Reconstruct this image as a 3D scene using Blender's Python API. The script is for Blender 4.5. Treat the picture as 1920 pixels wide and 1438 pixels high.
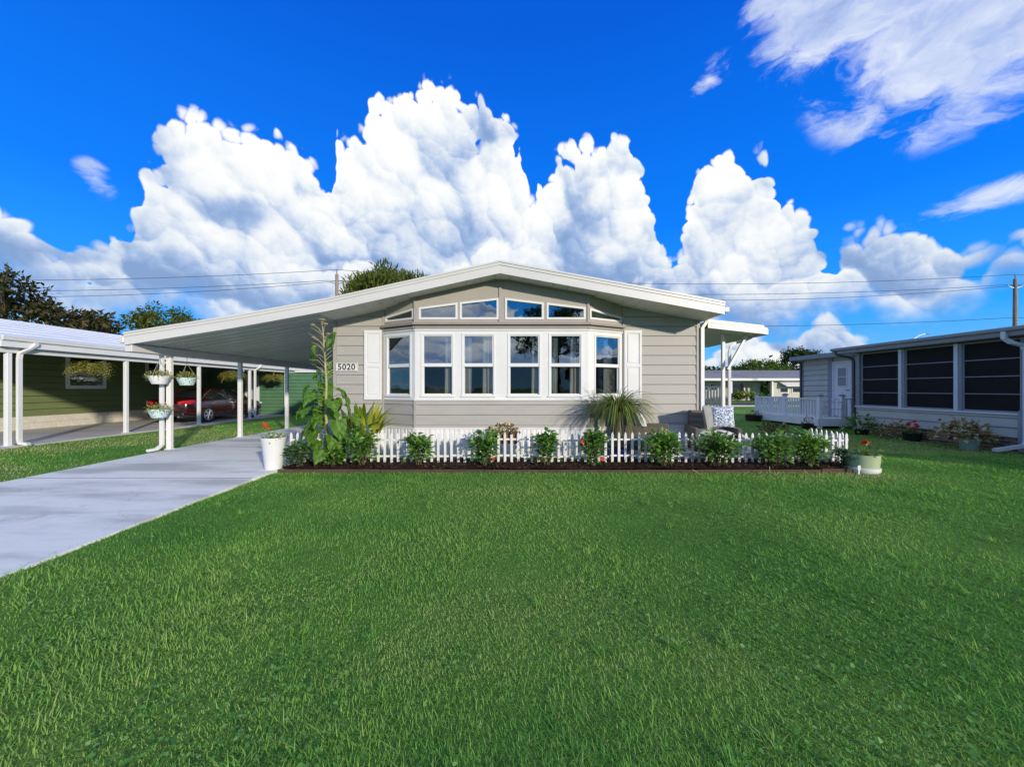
import bpy, math, random
import numpy as np
from mathutils import Vector, Matrix

for _o in list(bpy.data.objects):
    bpy.data.objects.remove(_o, do_unlink=True)
scene = bpy.context.scene
COL = scene.collection
R = math.radians

# ------------------------------------------------------------------ camera
cam_d = bpy.data.cameras.new('camera')
cam = bpy.data.objects.new('camera', cam_d)
COL.objects.link(cam)
cam.location = (0, 0, 1.45)
cam.rotation_euler = (R(90), 0, 0)
cam_d.sensor_width = 36.0
cam_d.lens = 36.0 * 722 / 1920
cam_d.shift_y = 10 / 1920
cam_d.clip_start = 0.05
cam_d.clip_end = 4000
scene.camera = cam

# ------------------------------------------------------------------ exposure
vs = scene.view_settings
vs.view_transform = 'Standard'
vs.look = 'None'
vs.exposure = 0.62
vs.gamma = 1.0
vs.use_curve_mapping = False
scene.render.engine = 'CYCLES'
scene.cycles.max_bounces = 8
scene.cycles.transparent_max_bounces = 16
scene.cycles.sample_clamp_indirect = 6.0

# ------------------------------------------------------------------ sun
SUN_EL, SUN_H = R(14.5), Vector((0.574, -0.819, 0))   # low sun behind the camera, to the right
sun_vec = Vector((SUN_H.x * math.cos(SUN_EL), SUN_H.y * math.cos(SUN_EL), math.sin(SUN_EL)))
sun_d = bpy.data.lights.new('sun', 'SUN')
sun_d.energy = 2.75
sun_d.angle = R(2.0)
sun_d.color = (1.0, 0.90, 0.74)
sun = bpy.data.objects.new('sun', sun_d)
COL.objects.link(sun)
sun.location = (20, -30, 20)
sun.rotation_euler = sun_vec.to_track_quat('Z', 'Y').to_euler()

# ------------------------------------------------------------------ sky with cumulus
world = bpy.data.worlds.new('World')
scene.world = world
world.use_nodes = True
WT = world.node_tree
WT.nodes.clear()


class NG:
    """tiny helper for writing node maths"""
    def __init__(s, t): s.t = t; s.n = t.nodes; s.l = t.links
    def node(s, typ, **kw):
        n = s.n.new(typ)
        for k, v in kw.items(): setattr(n, k, v)
        return n
    def put(s, sock, v):
        if v is None: return
        if isinstance(v, bpy.types.NodeSocket): s.l.new(v, sock)
        else: sock.default_value = v
    def m(s, op, a, b=None, c=None, clamp=False):
        n = s.node('ShaderNodeMath', operation=op, use_clamp=clamp)
        s.put(n.inputs[0], a); s.put(n.inputs[1], b)
        if c is not None: s.put(n.inputs[2], c)
        return n.outputs[0]
    def add(s, a, b): return s.m('ADD', a, b)
    def sub(s, a, b): return s.m('SUBTRACT', a, b)
    def mul(s, a, b): return s.m('MULTIPLY', a, b)
    def mapr(s, v, a, b, c=0.0, d=1.0, smooth=True):
        n = s.node('ShaderNodeMapRange', interpolation_type='SMOOTHSTEP' if smooth else 'LINEAR')
        s.put(n.inputs[0], v)
        for i, x in enumerate((a, b, c, d)): s.put(n.inputs[1 + i], x)
        return n.outputs[0]
    def mix(s, f, a, b, blend='MIX'):
        n = s.node('ShaderNodeMix', data_type='RGBA', blend_type=blend)
        s.put(n.inputs[0], f); s.put(n.inputs[6], a); s.put(n.inputs[7], b)
        return n.outputs[2]
    def vec(s, x, y, z=0.0):
        n = s.node('ShaderNodeCombineXYZ')
        s.put(n.inputs[0], x); s.put(n.inputs[1], y); s.put(n.inputs[2], z)
        return n.outputs[0]
    def noise(s, v, scale, detail=4, rough=0.55, dim='2D', w=None):
        n = s.node('ShaderNodeTexNoise', noise_dimensions=dim)
        s.put(n.inputs['Vector'], v)
        n.inputs['Scale'].default_value = scale
        n.inputs['Detail'].default_value = detail
        n.inputs['Roughness'].default_value = rough
        return n
    def voro(s, v, scale, detail=2, rough=0.5, feature='F1', smooth=0.4):
        n = s.node('ShaderNodeTexVoronoi', voronoi_dimensions='2D', feature=feature)
        s.put(n.inputs['Vector'], v)
        n.inputs['Scale'].default_value = scale
        n.inputs['Detail'].default_value = detail
        n.inputs['Roughness'].default_value = rough
        if feature == 'SMOOTH_F1': n.inputs['Smoothness'].default_value = smooth
        return n.outputs['Distance']
    def ramp(s, f, stops):
        n = s.node('ShaderNodeValToRGB')
        e = n.color_ramp.elements
        while len(e) < len(stops): e.new(0.5)
        for el_, (p, c) in zip(e, stops):
            el_.position = p; el_.color = (*c, 1) if len(c) == 3 else c
        s.put(n.inputs[0], f)
        return n.outputs[0]
    def curve(s, f, pts):
        n = s.node('ShaderNodeFloatCurve')
        cv = n.mapping.curves[0]
        while len(cv.points) < len(pts): cv.points.new(0.5, 0.5)
        for p, (x, y) in zip(cv.points, pts):
            p.location = (x, y); p.handle_type = 'VECTOR'
        n.mapping.update()
        s.put(n.inputs['Value'], f)
        return n.outputs[0]


W = NG(WT)
tc = W.node('ShaderNodeTexCoord')
sp = W.node('ShaderNodeSeparateXYZ')
WT.links.new(tc.outputs['Generated'], sp.inputs[0])
dx, dy, dz = sp.outputs
az = W.m('ARCTAN2', dx, W.m('ABSOLUTE', dy))
el = W.m('ARCSINE', dz)
front = W.mapr(dy, -0.35, 0.25)
tall = W.mapr(front, 0.0, 1.0, 0.34, 1.0)          # the bank lies lower behind the camera
hgt = W.m('DIVIDE', el, tall)
p0 = W.vec(az, hgt)


def warp(p, scale, amt, off, detail=3):
    mp = W.node('ShaderNodeVectorMath', operation='ADD')
    WT.links.new(p, mp.inputs[0]); mp.inputs[1].default_value = off
    nz = W.noise(mp.outputs[0], scale, detail, 0.55)
    v = W.node('ShaderNodeVectorMath', operation='SUBTRACT')
    WT.links.new(nz.outputs['Color'], v.inputs[0]); v.inputs[1].default_value = (0.5, 0.5, 0.5)
    sc = W.node('ShaderNodeVectorMath', operation='SCALE')
    WT.links.new(v.outputs[0], sc.inputs[0]); sc.inputs['Scale'].default_value = amt
    ad = W.node('ShaderNodeVectorMath', operation='ADD')
    WT.links.new(p, ad.inputs[0]); WT.links.new(sc.outputs[0], ad.inputs[1])
    return ad.outputs[0]


def shift(p, off):
    mp = W.node('ShaderNodeVectorMath', operation='ADD')
    WT.links.new(p, mp.inputs[0]); mp.inputs[1].default_value = off
    return mp.outputs[0]


def xy(p):
    s_ = W.node('ShaderNodeSeparateXYZ'); WT.links.new(p, s_.inputs[0]); return s_.outputs[0], s_.outputs[1]


AZ0, AZR, ELR = -1.05, 2.10, 0.80


def prof(pts):
    """bank outline: azimuth / elevation in degrees -> curve points"""
    return [((R(a) - AZ0) / AZR, R(e) / ELR) for a, e in pts]


# one shared cauliflower field: warped cells of three sizes, each puff lit from the upper right
pw = shift(warp(p0, 3.0, 0.10, (3.3, 9.4, 0), 3), (3.3, 9.4, 0))
pw = warp(pw, 15.0, 0.026, (7.7, 2.3, 0), 3)


def puffs(scale, feature='F1', sm=0.32):
    n = W.node('ShaderNodeTexVoronoi', voronoi_dimensions='2D', feature=feature)
    WT.links.new(pw, n.inputs['Vector'])
    n.inputs['Scale'].default_value = scale
    if feature == 'SMOOTH_F1': n.inputs['Smoothness'].default_value = sm
    df = W.node('ShaderNodeVectorMath', operation='SUBTRACT')
    WT.links.new(pw, df.inputs[0]); WT.links.new(n.outputs['Position'], df.inputs[1])
    dt = W.node('ShaderNodeVectorMath', operation='DOT_PRODUCT')
    WT.links.new(df.outputs[0], dt.inputs[0]); dt.inputs[1].default_value = (0.45 * scale, 0.9 * scale, 0)
    return n.outputs['Distance'], dt.outputs['Value']


fa, la = puffs(7.5, 'SMOOTH_F1')
fb, lb = puffs(19.0, 'SMOOTH_F1', 0.30)
fc, lc = puffs(46.0)
fine = W.noise(p0, 26.0, 5, 0.62).outputs['Fac']
big = W.noise(shift(p0, (5.0, 2.0, 0)), 4.6, 4, 0.58).outputs['Fac']
wx, wy = xy(warp(p0, 6.5, 0.060, (3.1, 0.4, 0), 3))
PUFF = W.add(W.add(W.mul(W.mul(fa, fa), -0.62), W.mul(W.mul(fb, fb), -0.85)), W.add(W.mul(W.mul(fc, fc), -0.45), W.mul(W.sub(fine, 0.5), -0.14)))
RELIEF = W.add(W.add(W.mul(la, 0.58), W.mul(lb, 0.26)), W.add(W.mul(lc, 0.08), W.mul(W.sub(0.42, fa), 0.55)))
RELIEF = W.add(W.add(RELIEF, W.mul(W.sub(fb, 0.45), -0.10)), W.mul(W.sub(fine, 0.5), 0.55))


def cloud_layer(sky_col, outline, edge=0.07, soft=0.020, shade_pts=(), base_fade=(0.02, 0.11), bias=0.0, k=0.0):
    t = W.curve(W.m('DIVIDE', W.sub(wx, AZ0), AZR), prof(outline))
    dep = W.sub(W.mul(t, ELR), wy)
    d = W.add(W.add(dep, W.mul(PUFF, edge)), edge * 0.50)
    mask = W.mapr(d, 0.0, soft)
    foot = W.mapr(W.add(hgt, W.mul(W.sub(big, 0.5), 0.22)), base_fade[0], base_fade[1])
    mask = W.mul(W.mul(mask, foot), W.mapr(dep, -0.050, -0.012))
    low = W.mapr(hgt, 0.12, 0.46, -0.48, 0.20, smooth=False)
    rim = W.mapr(d, 0.0, 0.10, 0.16, 0.0)
    lit = W.add(W.add(RELIEF, low), W.add(W.mul(W.sub(big, 0.5), 1.1), rim))
    lit = W.add(lit, bias)
    for (ca, ce, ra, re, amt) in shade_pts:
        ux = W.m('DIVIDE', W.sub(wx, R(ca)), R(ra)); uy = W.m('DIVIDE', W.sub(wy, R(ce)), R(re))
        rr = W.m('SQRT', W.add(W.mul(ux, ux), W.mul(uy, uy)))
        lit = W.sub(lit, W.mul(W.mapr(rr, 0.15, 1.0, 1.0, 0.0), amt))
    lit = W.mapr(lit, -0.72, 0.62)
    col = W.ramp(lit, [(0.0, (0.16, 0.25, 0.43)), (0.22, (0.25, 0.34, 0.51)), (0.45, (0.39, 0.455, 0.57)), (0.72, (0.53, 0.57, 0.615)), (1.0, (0.66, 0.665, 0.66))])
    return W.mix(mask, sky_col, col), mask


def W_sub(p, off):
    return shift(p, tuple(-o for o in off))


sky = W.node('ShaderNodeTexSky', sky_type='NISHITA')
sky.sun_disc = False
sky.sun_elevation = SUN_EL
sky.sun_rotation = math.atan2(SUN_H.x, SUN_H.y)
sky.air_density = 1.0
sky.dust_density = 0.3
sky.ozone_density = 3.0
SKY_STRENGTH = 0.12
# the clear sky, deepened to the saturated blue of the photograph
bw = W.node('ShaderNodeRGBToBW'); WT.links.new(sky.outputs[0], bw.inputs[0])
lum = W.m('MULTIPLY', bw.outputs[0], SKY_STRENGTH)
clear = W.ramp(W.mapr(el, 0.0, 0.75, 0, 1, smooth=False),
               [(0.0, (0.16, 0.41, 0.64)), (0.2, (0.012, 0.25, 0.67)), (0.5, (0.0, 0.14, 0.66)), (1.0, (0.0, 0.074, 0.48))])
nis = W.mix(1.0, sky.outputs[0], (0.12, 0.12, 0.12, 1), 'MULTIPLY')
clear = W.mix(0.03, clear, nis)

# outlines (degrees): the great towers, the nearer left bank, the low right banks
TOWERS = [(-60, 12), (-53, 13), (-46, 12), (-42, 14), (-38, 14), (-34, 15), (-29, 17), (-26, 20), (-25, 30.5), (-22.8, 31), (-20.3, 32), (-19.6, 35.0),
          (-17, 36.6), (-15.0, 35.4), (-13, 36.8), (-9, 36.8), (-5.5, 36.8), (-2.2, 36.6), (-0.4, 35.2), (1.0, 32.5), (1.5, 29), (2.2, 25.0), (3.4, 25.0), (3.9, 29.0), (6, 29.3),
          (7.5, 31.4), (10.4, 31.6), (13.5, 31.6), (17.2, 30.6), (18.8, 28), (19.8, 23.6), (20.8, 19.0), (21.4, 16.0), (22.3, 15.6), (23.6, 18.5), (25.0, 23.6),
          (26.3, 26.6), (28.0, 27.6), (30.5, 27.8), (32.2, 27.6), (33.8, 25.6), (35.3, 23), (37, 20.5), (38.4, 17), (39.5, 14), (44, 13), (47, 12.5), (49.5, 11), (52, 10.5), (60, 13)]
LEFT = [(-60, 17), (-53, 15.4), (-51.8, 15.2), (-51, 13.2), (-49.5, 13.8), (-47.7, 13.6), (-46.3, 15.4), (-44.6, 17.2), (-44.2, 20.5), (-43.6, 25.2), (-42, 25.6), (-41.3, 27.6),
        (-38.3, 28.0), (-36, 27.4), (-34, 28.6), (-31.6, 29.2), (-29, 27.6), (-27.4, 26.2), (-26.6, 25.0), (-24.5, 24.4), (-23, 22), (-20, 18), (-14, 12), (-6, 10), (60, 6)]
FRONT = [(-60, 14), (-53.5, 16.0), (-51.5, 15.3), (-50.4, 12.8), (-48, 13.2), (-46, 14.8), (-43, 16.8), (-40, 16.6), (-37, 14.4), (-33, 13.6), (-27, 16.8), (-22, 17.6), (-18, 15), (-12, 13.5), (-7, 18),
         (-3, 21), (0, 19.5), (3, 20.8), (6, 18), (9, 15), (14, 13), (18, 14.6), (22, 12.6), (24, 13.8), (27, 16), (31, 17.5), (34.5, 16), (37.5, 13.2), (39.2, 12), (40.2, 16.5),
         (42.5, 15.2), (44.4, 16.3), (46.6, 15.6), (48.4, 14.6), (49.2, 11.5), (50.5, 12.0), (52, 12.8), (60, 14)]
LOWR = [(-60, 2), (20, 2), (27, 4.5), (29.5, 8.0), (32, 8.3), (34.2, 7.0), (36, 6.2), (37.5, 8.2), (39, 8.8), (40.4, 7.4), (42, 5.2), (44, 3.5), (47, 2), (60, 2)]

col = clear
col, m1 = cloud_layer(col, TOWERS, edge=0.100, soft=0.016, bias=0.06,
                      shade_pts=[(-9.5, 22, 9, 7, 0.45), (10, 21, 8, 5, 0.35), (14, 15, 11, 6, 0.40)], base_fade=(0.13, 0.24))
col, m2 = cloud_layer(col, LEFT, edge=0.095, soft=0.018, bias=0.10,
                      shade_pts=[(-36, 20.5, 5.5, 2.6, 0.5), (-24, 15, 8, 3, 0.5)], base_fade=(0.12, 0.22))
col, m3 = cloud_layer(col, FRONT, edge=0.095, soft=0.030, bias=0.10,
                      shade_pts=[(-13, 15, 7, 5, 0.5), (-46, 10, 9, 3, 0.5)], base_fade=(0.11, 0.22))
col, m4 = cloud_layer(col, LOWR, edge=0.045, soft=0.02, base_fade=(0.03, 0.06), bias=0.30)

# thin, wind-torn sheet high on the right, and a few wisps
q = W.vec(W.mul(az, 1.0), W.mul(el, 1.9))
q = warp(q, 4.0, 0.20, (0.3, 0.9, 0), 4)
qa = W.noise(q, 5.5, 8, 0.62).outputs['Fac']
qx, qy = az, el
def blob(ca, ce, ra, re, tilt=0.0):
    ux = W.sub(az, R(ca)); uy = W.sub(el, R(ce))
    c_, s_ = math.cos(tilt), math.sin(tilt)
    vx = W.m('DIVIDE', W.add(W.mul(ux, c_), W.mul(uy, s_)), R(ra)); vy = W.m('DIVIDE', W.sub(W.mul(uy, c_), W.mul(ux, s_)), R(re))
    return W.mapr(W.m('SQRT', W.add(W.mul(vx, vx), W.mul(vy, vy))), 0.0, 1.0, 1.0, 0.0, smooth=False)
sheet = W.m('MAXIMUM', blob(51, 34.0, 16.5, 12.5, 0.15), blob(39, 40, 9.5, 9.5, -0.3))
sheet = W.m('MAXIMUM', sheet, W.mul(blob(51.5, 17.6, 7.0, 1.9, 0.12), 0.85))
sheet = W.m('MAXIMUM', sheet, W.mul(blob(27.0, 35.5, 4.2, 2.0, 0.5), 0.40))
sheet = W.m('MAXIMUM', sheet, W.mul(blob(-47.3, 20.3, 2.2, 1.8, -0.9), 0.60))
# thicker torn sheet added overhead and behind, out of view, to raise ambient light
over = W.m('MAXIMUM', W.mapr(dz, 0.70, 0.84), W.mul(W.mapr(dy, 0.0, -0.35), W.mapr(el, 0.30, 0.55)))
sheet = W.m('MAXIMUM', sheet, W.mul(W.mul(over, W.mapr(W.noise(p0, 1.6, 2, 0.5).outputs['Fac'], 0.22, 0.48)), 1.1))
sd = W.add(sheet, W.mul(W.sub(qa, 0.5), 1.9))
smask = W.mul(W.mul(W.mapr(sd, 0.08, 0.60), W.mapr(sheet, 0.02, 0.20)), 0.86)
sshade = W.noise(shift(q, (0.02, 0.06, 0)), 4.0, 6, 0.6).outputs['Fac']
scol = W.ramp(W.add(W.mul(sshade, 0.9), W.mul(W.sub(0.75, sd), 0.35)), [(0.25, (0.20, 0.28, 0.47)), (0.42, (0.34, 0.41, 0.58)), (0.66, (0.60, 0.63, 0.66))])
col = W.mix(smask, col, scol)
# below the horizon: hazy ground tone
col = W.mix(W.mapr(dz, -0.02, 0.0), (0.10, 0.14, 0.08, 1), col)

bg = W.node('ShaderNodeBackground')
scale10 = W.mix(1.0, col, (1 / SKY_STRENGTH,) * 3 + (1,), 'MULTIPLY')
WT.links.new(scale10, bg.inputs['Color'])
bg.inputs['Strength'].default_value = SKY_STRENGTH
wo = W.node('ShaderNodeOutputWorld')
WT.links.new(bg.outputs[0], wo.inputs['Surface'])
world.cycles.sampling_method = 'MANUAL'
world.cycles.sample_map_resolution = 512
# === END SKY

# ================================================================== helpers
rng = np.random.default_rng(7)
random.seed(7)


def tag(o, label=None, cat=None, group=None, kind=None):
    if label: o['label'] = label
    if cat: o['category'] = cat
    if group: o['group'] = group
    if kind: o['kind'] = kind
    return o


def empty(name, loc, label, cat, group=None, rz=0.0):
    o = bpy.data.objects.new(name, None)
    COL.objects.link(o)
    o.location = loc
    o.rotation_euler = (0, 0, rz)
    o.empty_display_size = 0.1
    return tag(o, label, cat, group)


class Frame:
    """wall-like frame: u along the wall, n outwards, z up"""
    def __init__(s, o, u, n=None):
        s.o = Vector(o); s.u = Vector(u).normalized()
        s.n = Vector(n).normalized() if n else Vector((s.u.y, -s.u.x, 0))
    def p(s, u, n, z):
        return s.o + s.u * u + s.n * n + Vector((0, 0, z))


FRONT0 = Frame((0, 0, 0), (1, 0, 0), (0, -1, 0))


class MB:
    def __init__(s): s.v = []; s.f = []
    def add(s, vs, fs):
        b = len(s.v)
        s.v += [tuple(v) for v in vs]
        s.f += [tuple(i + b for i in f) for f in fs]
        return s
    def box(s, x0, x1, y0, y1, z0, z1, c=0.0):
        x0, x1 = min(x0, x1), max(x0, x1); y0, y1 = min(y0, y1), max(y0, y1)
        if c <= 0:
            return s.add([(x0, y0, z0), (x1, y0, z0), (x1, y1, z0), (x0, y1, z0), (x0, y0, z1), (x1, y0, z1), (x1, y1, z1), (x0, y1, z1)],
                         [(0, 3, 2, 1), (4, 5, 6, 7), (0, 1, 5, 4), (1, 2, 6, 5), (2, 3, 7, 6), (3, 0, 4, 7)])
        # chamfered box: loops of 8
        c = min(c, (x1 - x0) * .45, (y1 - y0) * .45, (z1 - z0) * .45)
        def ring(e, z):
            a, b, p, q = x0 + e, x1 - e, y0 + e, y1 - e
            k = c
            return [(a + k, p, z), (b - k, p, z), (b, p + k, z), (b, q - k, z), (b - k, q, z), (a + k, q, z), (a, q - k, z), (a, p + k, z)]
        vs = ring(c, z0) + ring(0, z0 + c) + ring(0, z1 - c) + ring(c, z1)
        fs = [tuple(range(7, -1, -1)), tuple(range(24, 32))]
        for r in range(3):
            for i in range(8):
                j = (i + 1) % 8
                fs.append((r * 8 + i, r * 8 + j, r * 8 + 8 + j, r * 8 + 8 + i))
        return s.add(vs, fs)
    def prism(s, fr, pts, n0, n1, taper=None):
        """polygon (u,z) pushed from depth n0 to n1 in a frame; taper(u,z) gives the front depth instead"""
        k = len(pts)
        area = sum(pts[i][0] * pts[(i + 1) % k][1] - pts[(i + 1) % k][0] * pts[i][1] for i in range(k))
        if area < 0: pts = pts[::-1]
        a = [fr.p(u, n0, z) for u, z in pts]
        b = [fr.p(u, taper(u, z) if taper else n1, z) for u, z in pts]
        fs = [tuple(range(k, 2 * k)), tuple(range(k - 1, -1, -1))]
        for i in range(k):
            j = (i + 1) % k
            fs.append((i, j, k + j, k + i))
        flip = fr.u.cross(Vector((0, 0, 1))).dot(fr.n) < 0
        if flip: fs = [f[::-1] for f in fs]
        return s.add(a + b, fs)
    def fbox(s, fr, u0, u1, n0, n1, z0, z1):
        return s.prism(fr, [(u0, z0), (u1, z0), (u1, z1), (u0, z1)], n0, n1)
    def ringpoly(s, fr, outer, inner, n0, n1):
        """frame between two polygons of equal count"""
        k = len(outer)
        vs = [fr.p(u, n1, z) for u, z in outer] + [fr.p(u, n1, z) for u, z in inner] + [fr.p(u, n0, z) for u, z in outer] + [fr.p(u, n0, z) for u, z in inner]
        fs = []
        for i in range(k):
            j = (i + 1) % k
            fs += [(i, j, k + j, k + i), (2 * k + j, 2 * k + i, 3 * k + i, 3 * k + j), (2 * k + i, 2 * k + j, j, i), (k + i, k + j, 3 * k + j, 3 * k + i)]
        flip = fr.u.cross(Vector((0, 0, 1))).dot(fr.n) < 0
        if flip: fs = [f[::-1] for f in fs]
        return s.add(vs, fs)
    def tube(s, pts, r, k=8, cap=True):
        pts = [Vector(p) for p in pts]
        rs = r if isinstance(r, (list, tuple)) else [r] * len(pts)
        vs, fs = [], []
        ref = None
        for i, p in enumerate(pts):
            t = (pts[min(i + 1, len(pts) - 1)] - pts[max(i - 1, 0)]).normalized()
            if ref is None:
                ref = Vector((0, 0, 1)) if abs(t.z) < 0.9 else Vector((1, 0, 0))
            a = (ref - t * ref.dot(t)).normalized(); b = t.cross(a); ref = a
            for q in range(k):
                g = 2 * math.pi * q / k
                vs.append(p + (a * math.cos(g) + b * math.sin(g)) * rs[i])
        for i in range(len(pts) - 1):
            for q in range(k):
                w = (q + 1) % k
                fs.append((i * k + q, i * k + w, (i + 1) * k + w, (i + 1) * k + q))
        if cap:
            fs.append(tuple(range(k - 1, -1, -1))); fs.append(tuple(range((len(pts) - 1) * k, len(pts) * k)))
        return s.add(vs, fs)
    def duct(s, pts, w, d, side):
        """rectangular downspout swept along pts; side = width direction"""
        pts = [Vector(p) for p in pts]; side = Vector(side).normalized()
        vs, fs = [], []
        for i, p in enumerate(pts):
            t = (pts[min(i + 1, len(pts) - 1)] - pts[max(i - 1, 0)]).normalized()
            n = t.cross(side).normalized()
            for a, b in ((-1, -1), (1, -1), (1, 1), (-1, 1)):
                vs.append(p + side * (a * w / 2) + n * (b * d / 2))
        for i in range(len(pts) - 1):
            for q in range(4):
                x = (q + 1) % 4
                fs.append((i * 4 + q, i * 4 + x, i * 4 + 4 + x, i * 4 + 4 + q))
        fs.append((3, 2, 1, 0)); m = (len(pts) - 1) * 4; fs.append((m, m + 1, m + 2, m + 3))
        return s.add(vs, fs)
    def lathe(s, prof, c=(0, 0, 0), k=24, sx=1.0, sy=1.0):
        vs, fs = [], []
        for r, z in prof:
            for q in range(k):
                g = 2 * math.pi * q / k
                vs.append((c[0] + r * math.cos(g) * sx, c[1] + r * math.sin(g) * sy, c[2] + z))
        for i in range(len(prof) - 1):
            for q in range(k):
                w = (q + 1) % k
                fs.append((i * k + q, i * k + w, (i + 1) * k + w, (i + 1) * k + q))
        if prof[0][0] > 1e-4: fs.append(tuple(range(k - 1, -1, -1)))
        if prof[-1][0] > 1e-4: fs.append(tuple(range((len(prof) - 1) * k, len(prof) * k)))
        return s.add(vs, fs)
    def loft(s, rings, closed=True, caps=True):
        k = len(rings[0]); vs = [p for r in rings for p in r]; fs = []
        for i in range(len(rings) - 1):
            for q in range(k if closed else k - 1):
                w = (q + 1) % k
                fs.append((i * k + q, i * k + w, (i + 1) * k + w, (i + 1) * k + q))
        if caps:
            fs.append(tuple(range(k - 1, -1, -1))); fs.append(tuple(range((len(rings) - 1) * k, len(rings) * k)))
        return s.add(vs, fs)
    def ball(s, c, r, n=6, k=10):
        rx, ry, rz = (r, r, r) if not isinstance(r, (tuple, list)) else r
        vs, fs = [], []
        for i in range(n + 1):
            t = math.pi * i / n
            for q in range(k):
                g = 2 * math.pi * q / k
                vs.append((c[0] + rx * math.sin(t) * math.cos(g), c[1] + ry * math.sin(t) * math.sin(g), c[2] - rz * math.cos(t)))
        for i in range(n):
            for q in range(k):
                w = (q + 1) % k
                fs.append((i * k + q, i * k + w, (i + 1) * k + w, (i + 1) * k + q))
        return s.add(vs, fs)
    def mesh(s, name, smooth=False):
        me = bpy.data.meshes.new(name)
        me.from_pydata(s.v, [], s.f)
        if smooth: me.polygons.foreach_set('use_smooth', [True] * len(me.polygons))
        me.update()
        return me


def put(name, me, mat, parent=None, local=False):
    if isinstance(me, MB): me = me.mesh(name)
    o = bpy.data.objects.new(name, me)
    COL.objects.link(o)
    if mat is not None and len(me.materials) == 0: me.materials.append(mat)
    if parent is not None:
        o.parent = parent
        if not local:
            r = parent
            while r.parent: r = r.parent
            if parent.type == 'EMPTY' or r is parent:
                o.matrix_parent_inverse = Matrix.Translation(-parent.location)
    return o


def sub(name, me, mat, part):
    """sub-part of a part that was put() in world coordinates (the part's own origin is the world origin)"""
    if isinstance(me, MB): me = me.mesh(name)
    o = bpy.data.objects.new(name, me)
    COL.objects.link(o)
    if mat is not None and len(me.materials) == 0: me.materials.append(mat)
    o.parent = part
    return o


def smooth(o, ang=None):
    me = o.data
    me.polygons.foreach_set('use_smooth', [True] * len(me.polygons))
    if ang is not None:
        me.set_sharp_from_angle(angle=R(ang))
    return o


def bevel(o, w=0.004, seg=1):
    m = o.modifiers.new('bevel', 'BEVEL'); m.width = w; m.segments = seg; m.limit_method = 'ANGLE'; m.angle_limit = R(40)
    return o


def copy_tree(o, parent=None, loc=None, rz=None, scale=None):
    c = o.copy(); COL.objects.link(c)
    if parent is not None: c.parent = parent
    if loc is not None: c.location = loc
    if rz is not None: c.rotation_euler = (0, 0, rz)
    if scale is not None: c.scale = (scale,) * 3 if not isinstance(scale, tuple) else scale
    for ch in list(o.children): copy_tree(ch, c)
    return c


# ------------------------------------------------------------------ numpy foliage
def np_mesh(name, V, F, tint=None, smooth_=False):
    """V (n,3); F list of (m,k) index arrays; tint per vertex"""
    me = bpy.data.meshes.new(name)
    V = np.asarray(V, dtype=np.float32)
    me.vertices.add(len(V)); me.vertices.foreach_set('co', V.ravel())
    loops = np.concatenate([f.ravel() for f in F]).astype(np.int32)
    counts = np.concatenate([np.full(len(f), f.shape[1], dtype=np.int32) for f in F])
    starts = np.concatenate([[0], np.cumsum(counts)[:-1]]).astype(np.int32)
    me.loops.add(len(loops)); me.loops.foreach_set('vertex_index', loops)
    me.polygons.add(len(counts)); me.polygons.foreach_set('loop_start', starts); me.polygons.foreach_set('loop_total', counts)
    if smooth_: me.polygons.foreach_set('use_smooth', np.ones(len(counts), dtype=bool))
    me.update(calc_edges=True)
    if tint is not None:
        at = me.attributes.new('tint', 'FLOAT', 'POINT')
        at.data.foreach_set('value', np.asarray(tint, dtype=np.float32))
    return me


def unit(a):
    return a / np.maximum(np.linalg.norm(a, axis=-1, keepdims=True), 1e-9)


def leaf_mesh(name, B, D, N, L, Wd, tint, fold=0.18, droop=0.15, wide=0.45):
    """pointed, folded leaves: B base, D direction, N rough normal, L length, Wd width"""
    n = len(B)
    D = unit(D); S = unit(np.cross(D, N)); N2 = unit(np.cross(S, D))
    L = np.asarray(L).reshape(-1, 1) * np.ones((n, 1)); Wd = np.asarray(Wd).reshape(-1, 1) * np.ones((n, 1))
    mid = B + D * L * 0.55 - N2 * L * droop * 0.1
    tip = B + D * L - N2 * L * droop
    lft = B + D * L * wide + S * Wd * 0.5 + N2 * Wd * fold
    rgt = B + D * L * wide - S * Wd * 0.5 + N2 * Wd * fold
    V = np.stack([B, lft, tip, rgt, mid], 1).reshape(-1, 3)
    i = np.arange(n)[:, None] * 5
    F = np.concatenate([i + np.array([[0, 4, 1]]), i + np.array([[1, 4, 2]]), i + np.array([[2, 4, 3]]), i + np.array([[3, 4, 0]])])
    return np_mesh(name, V, [F], np.repeat(tint, 5))


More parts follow.
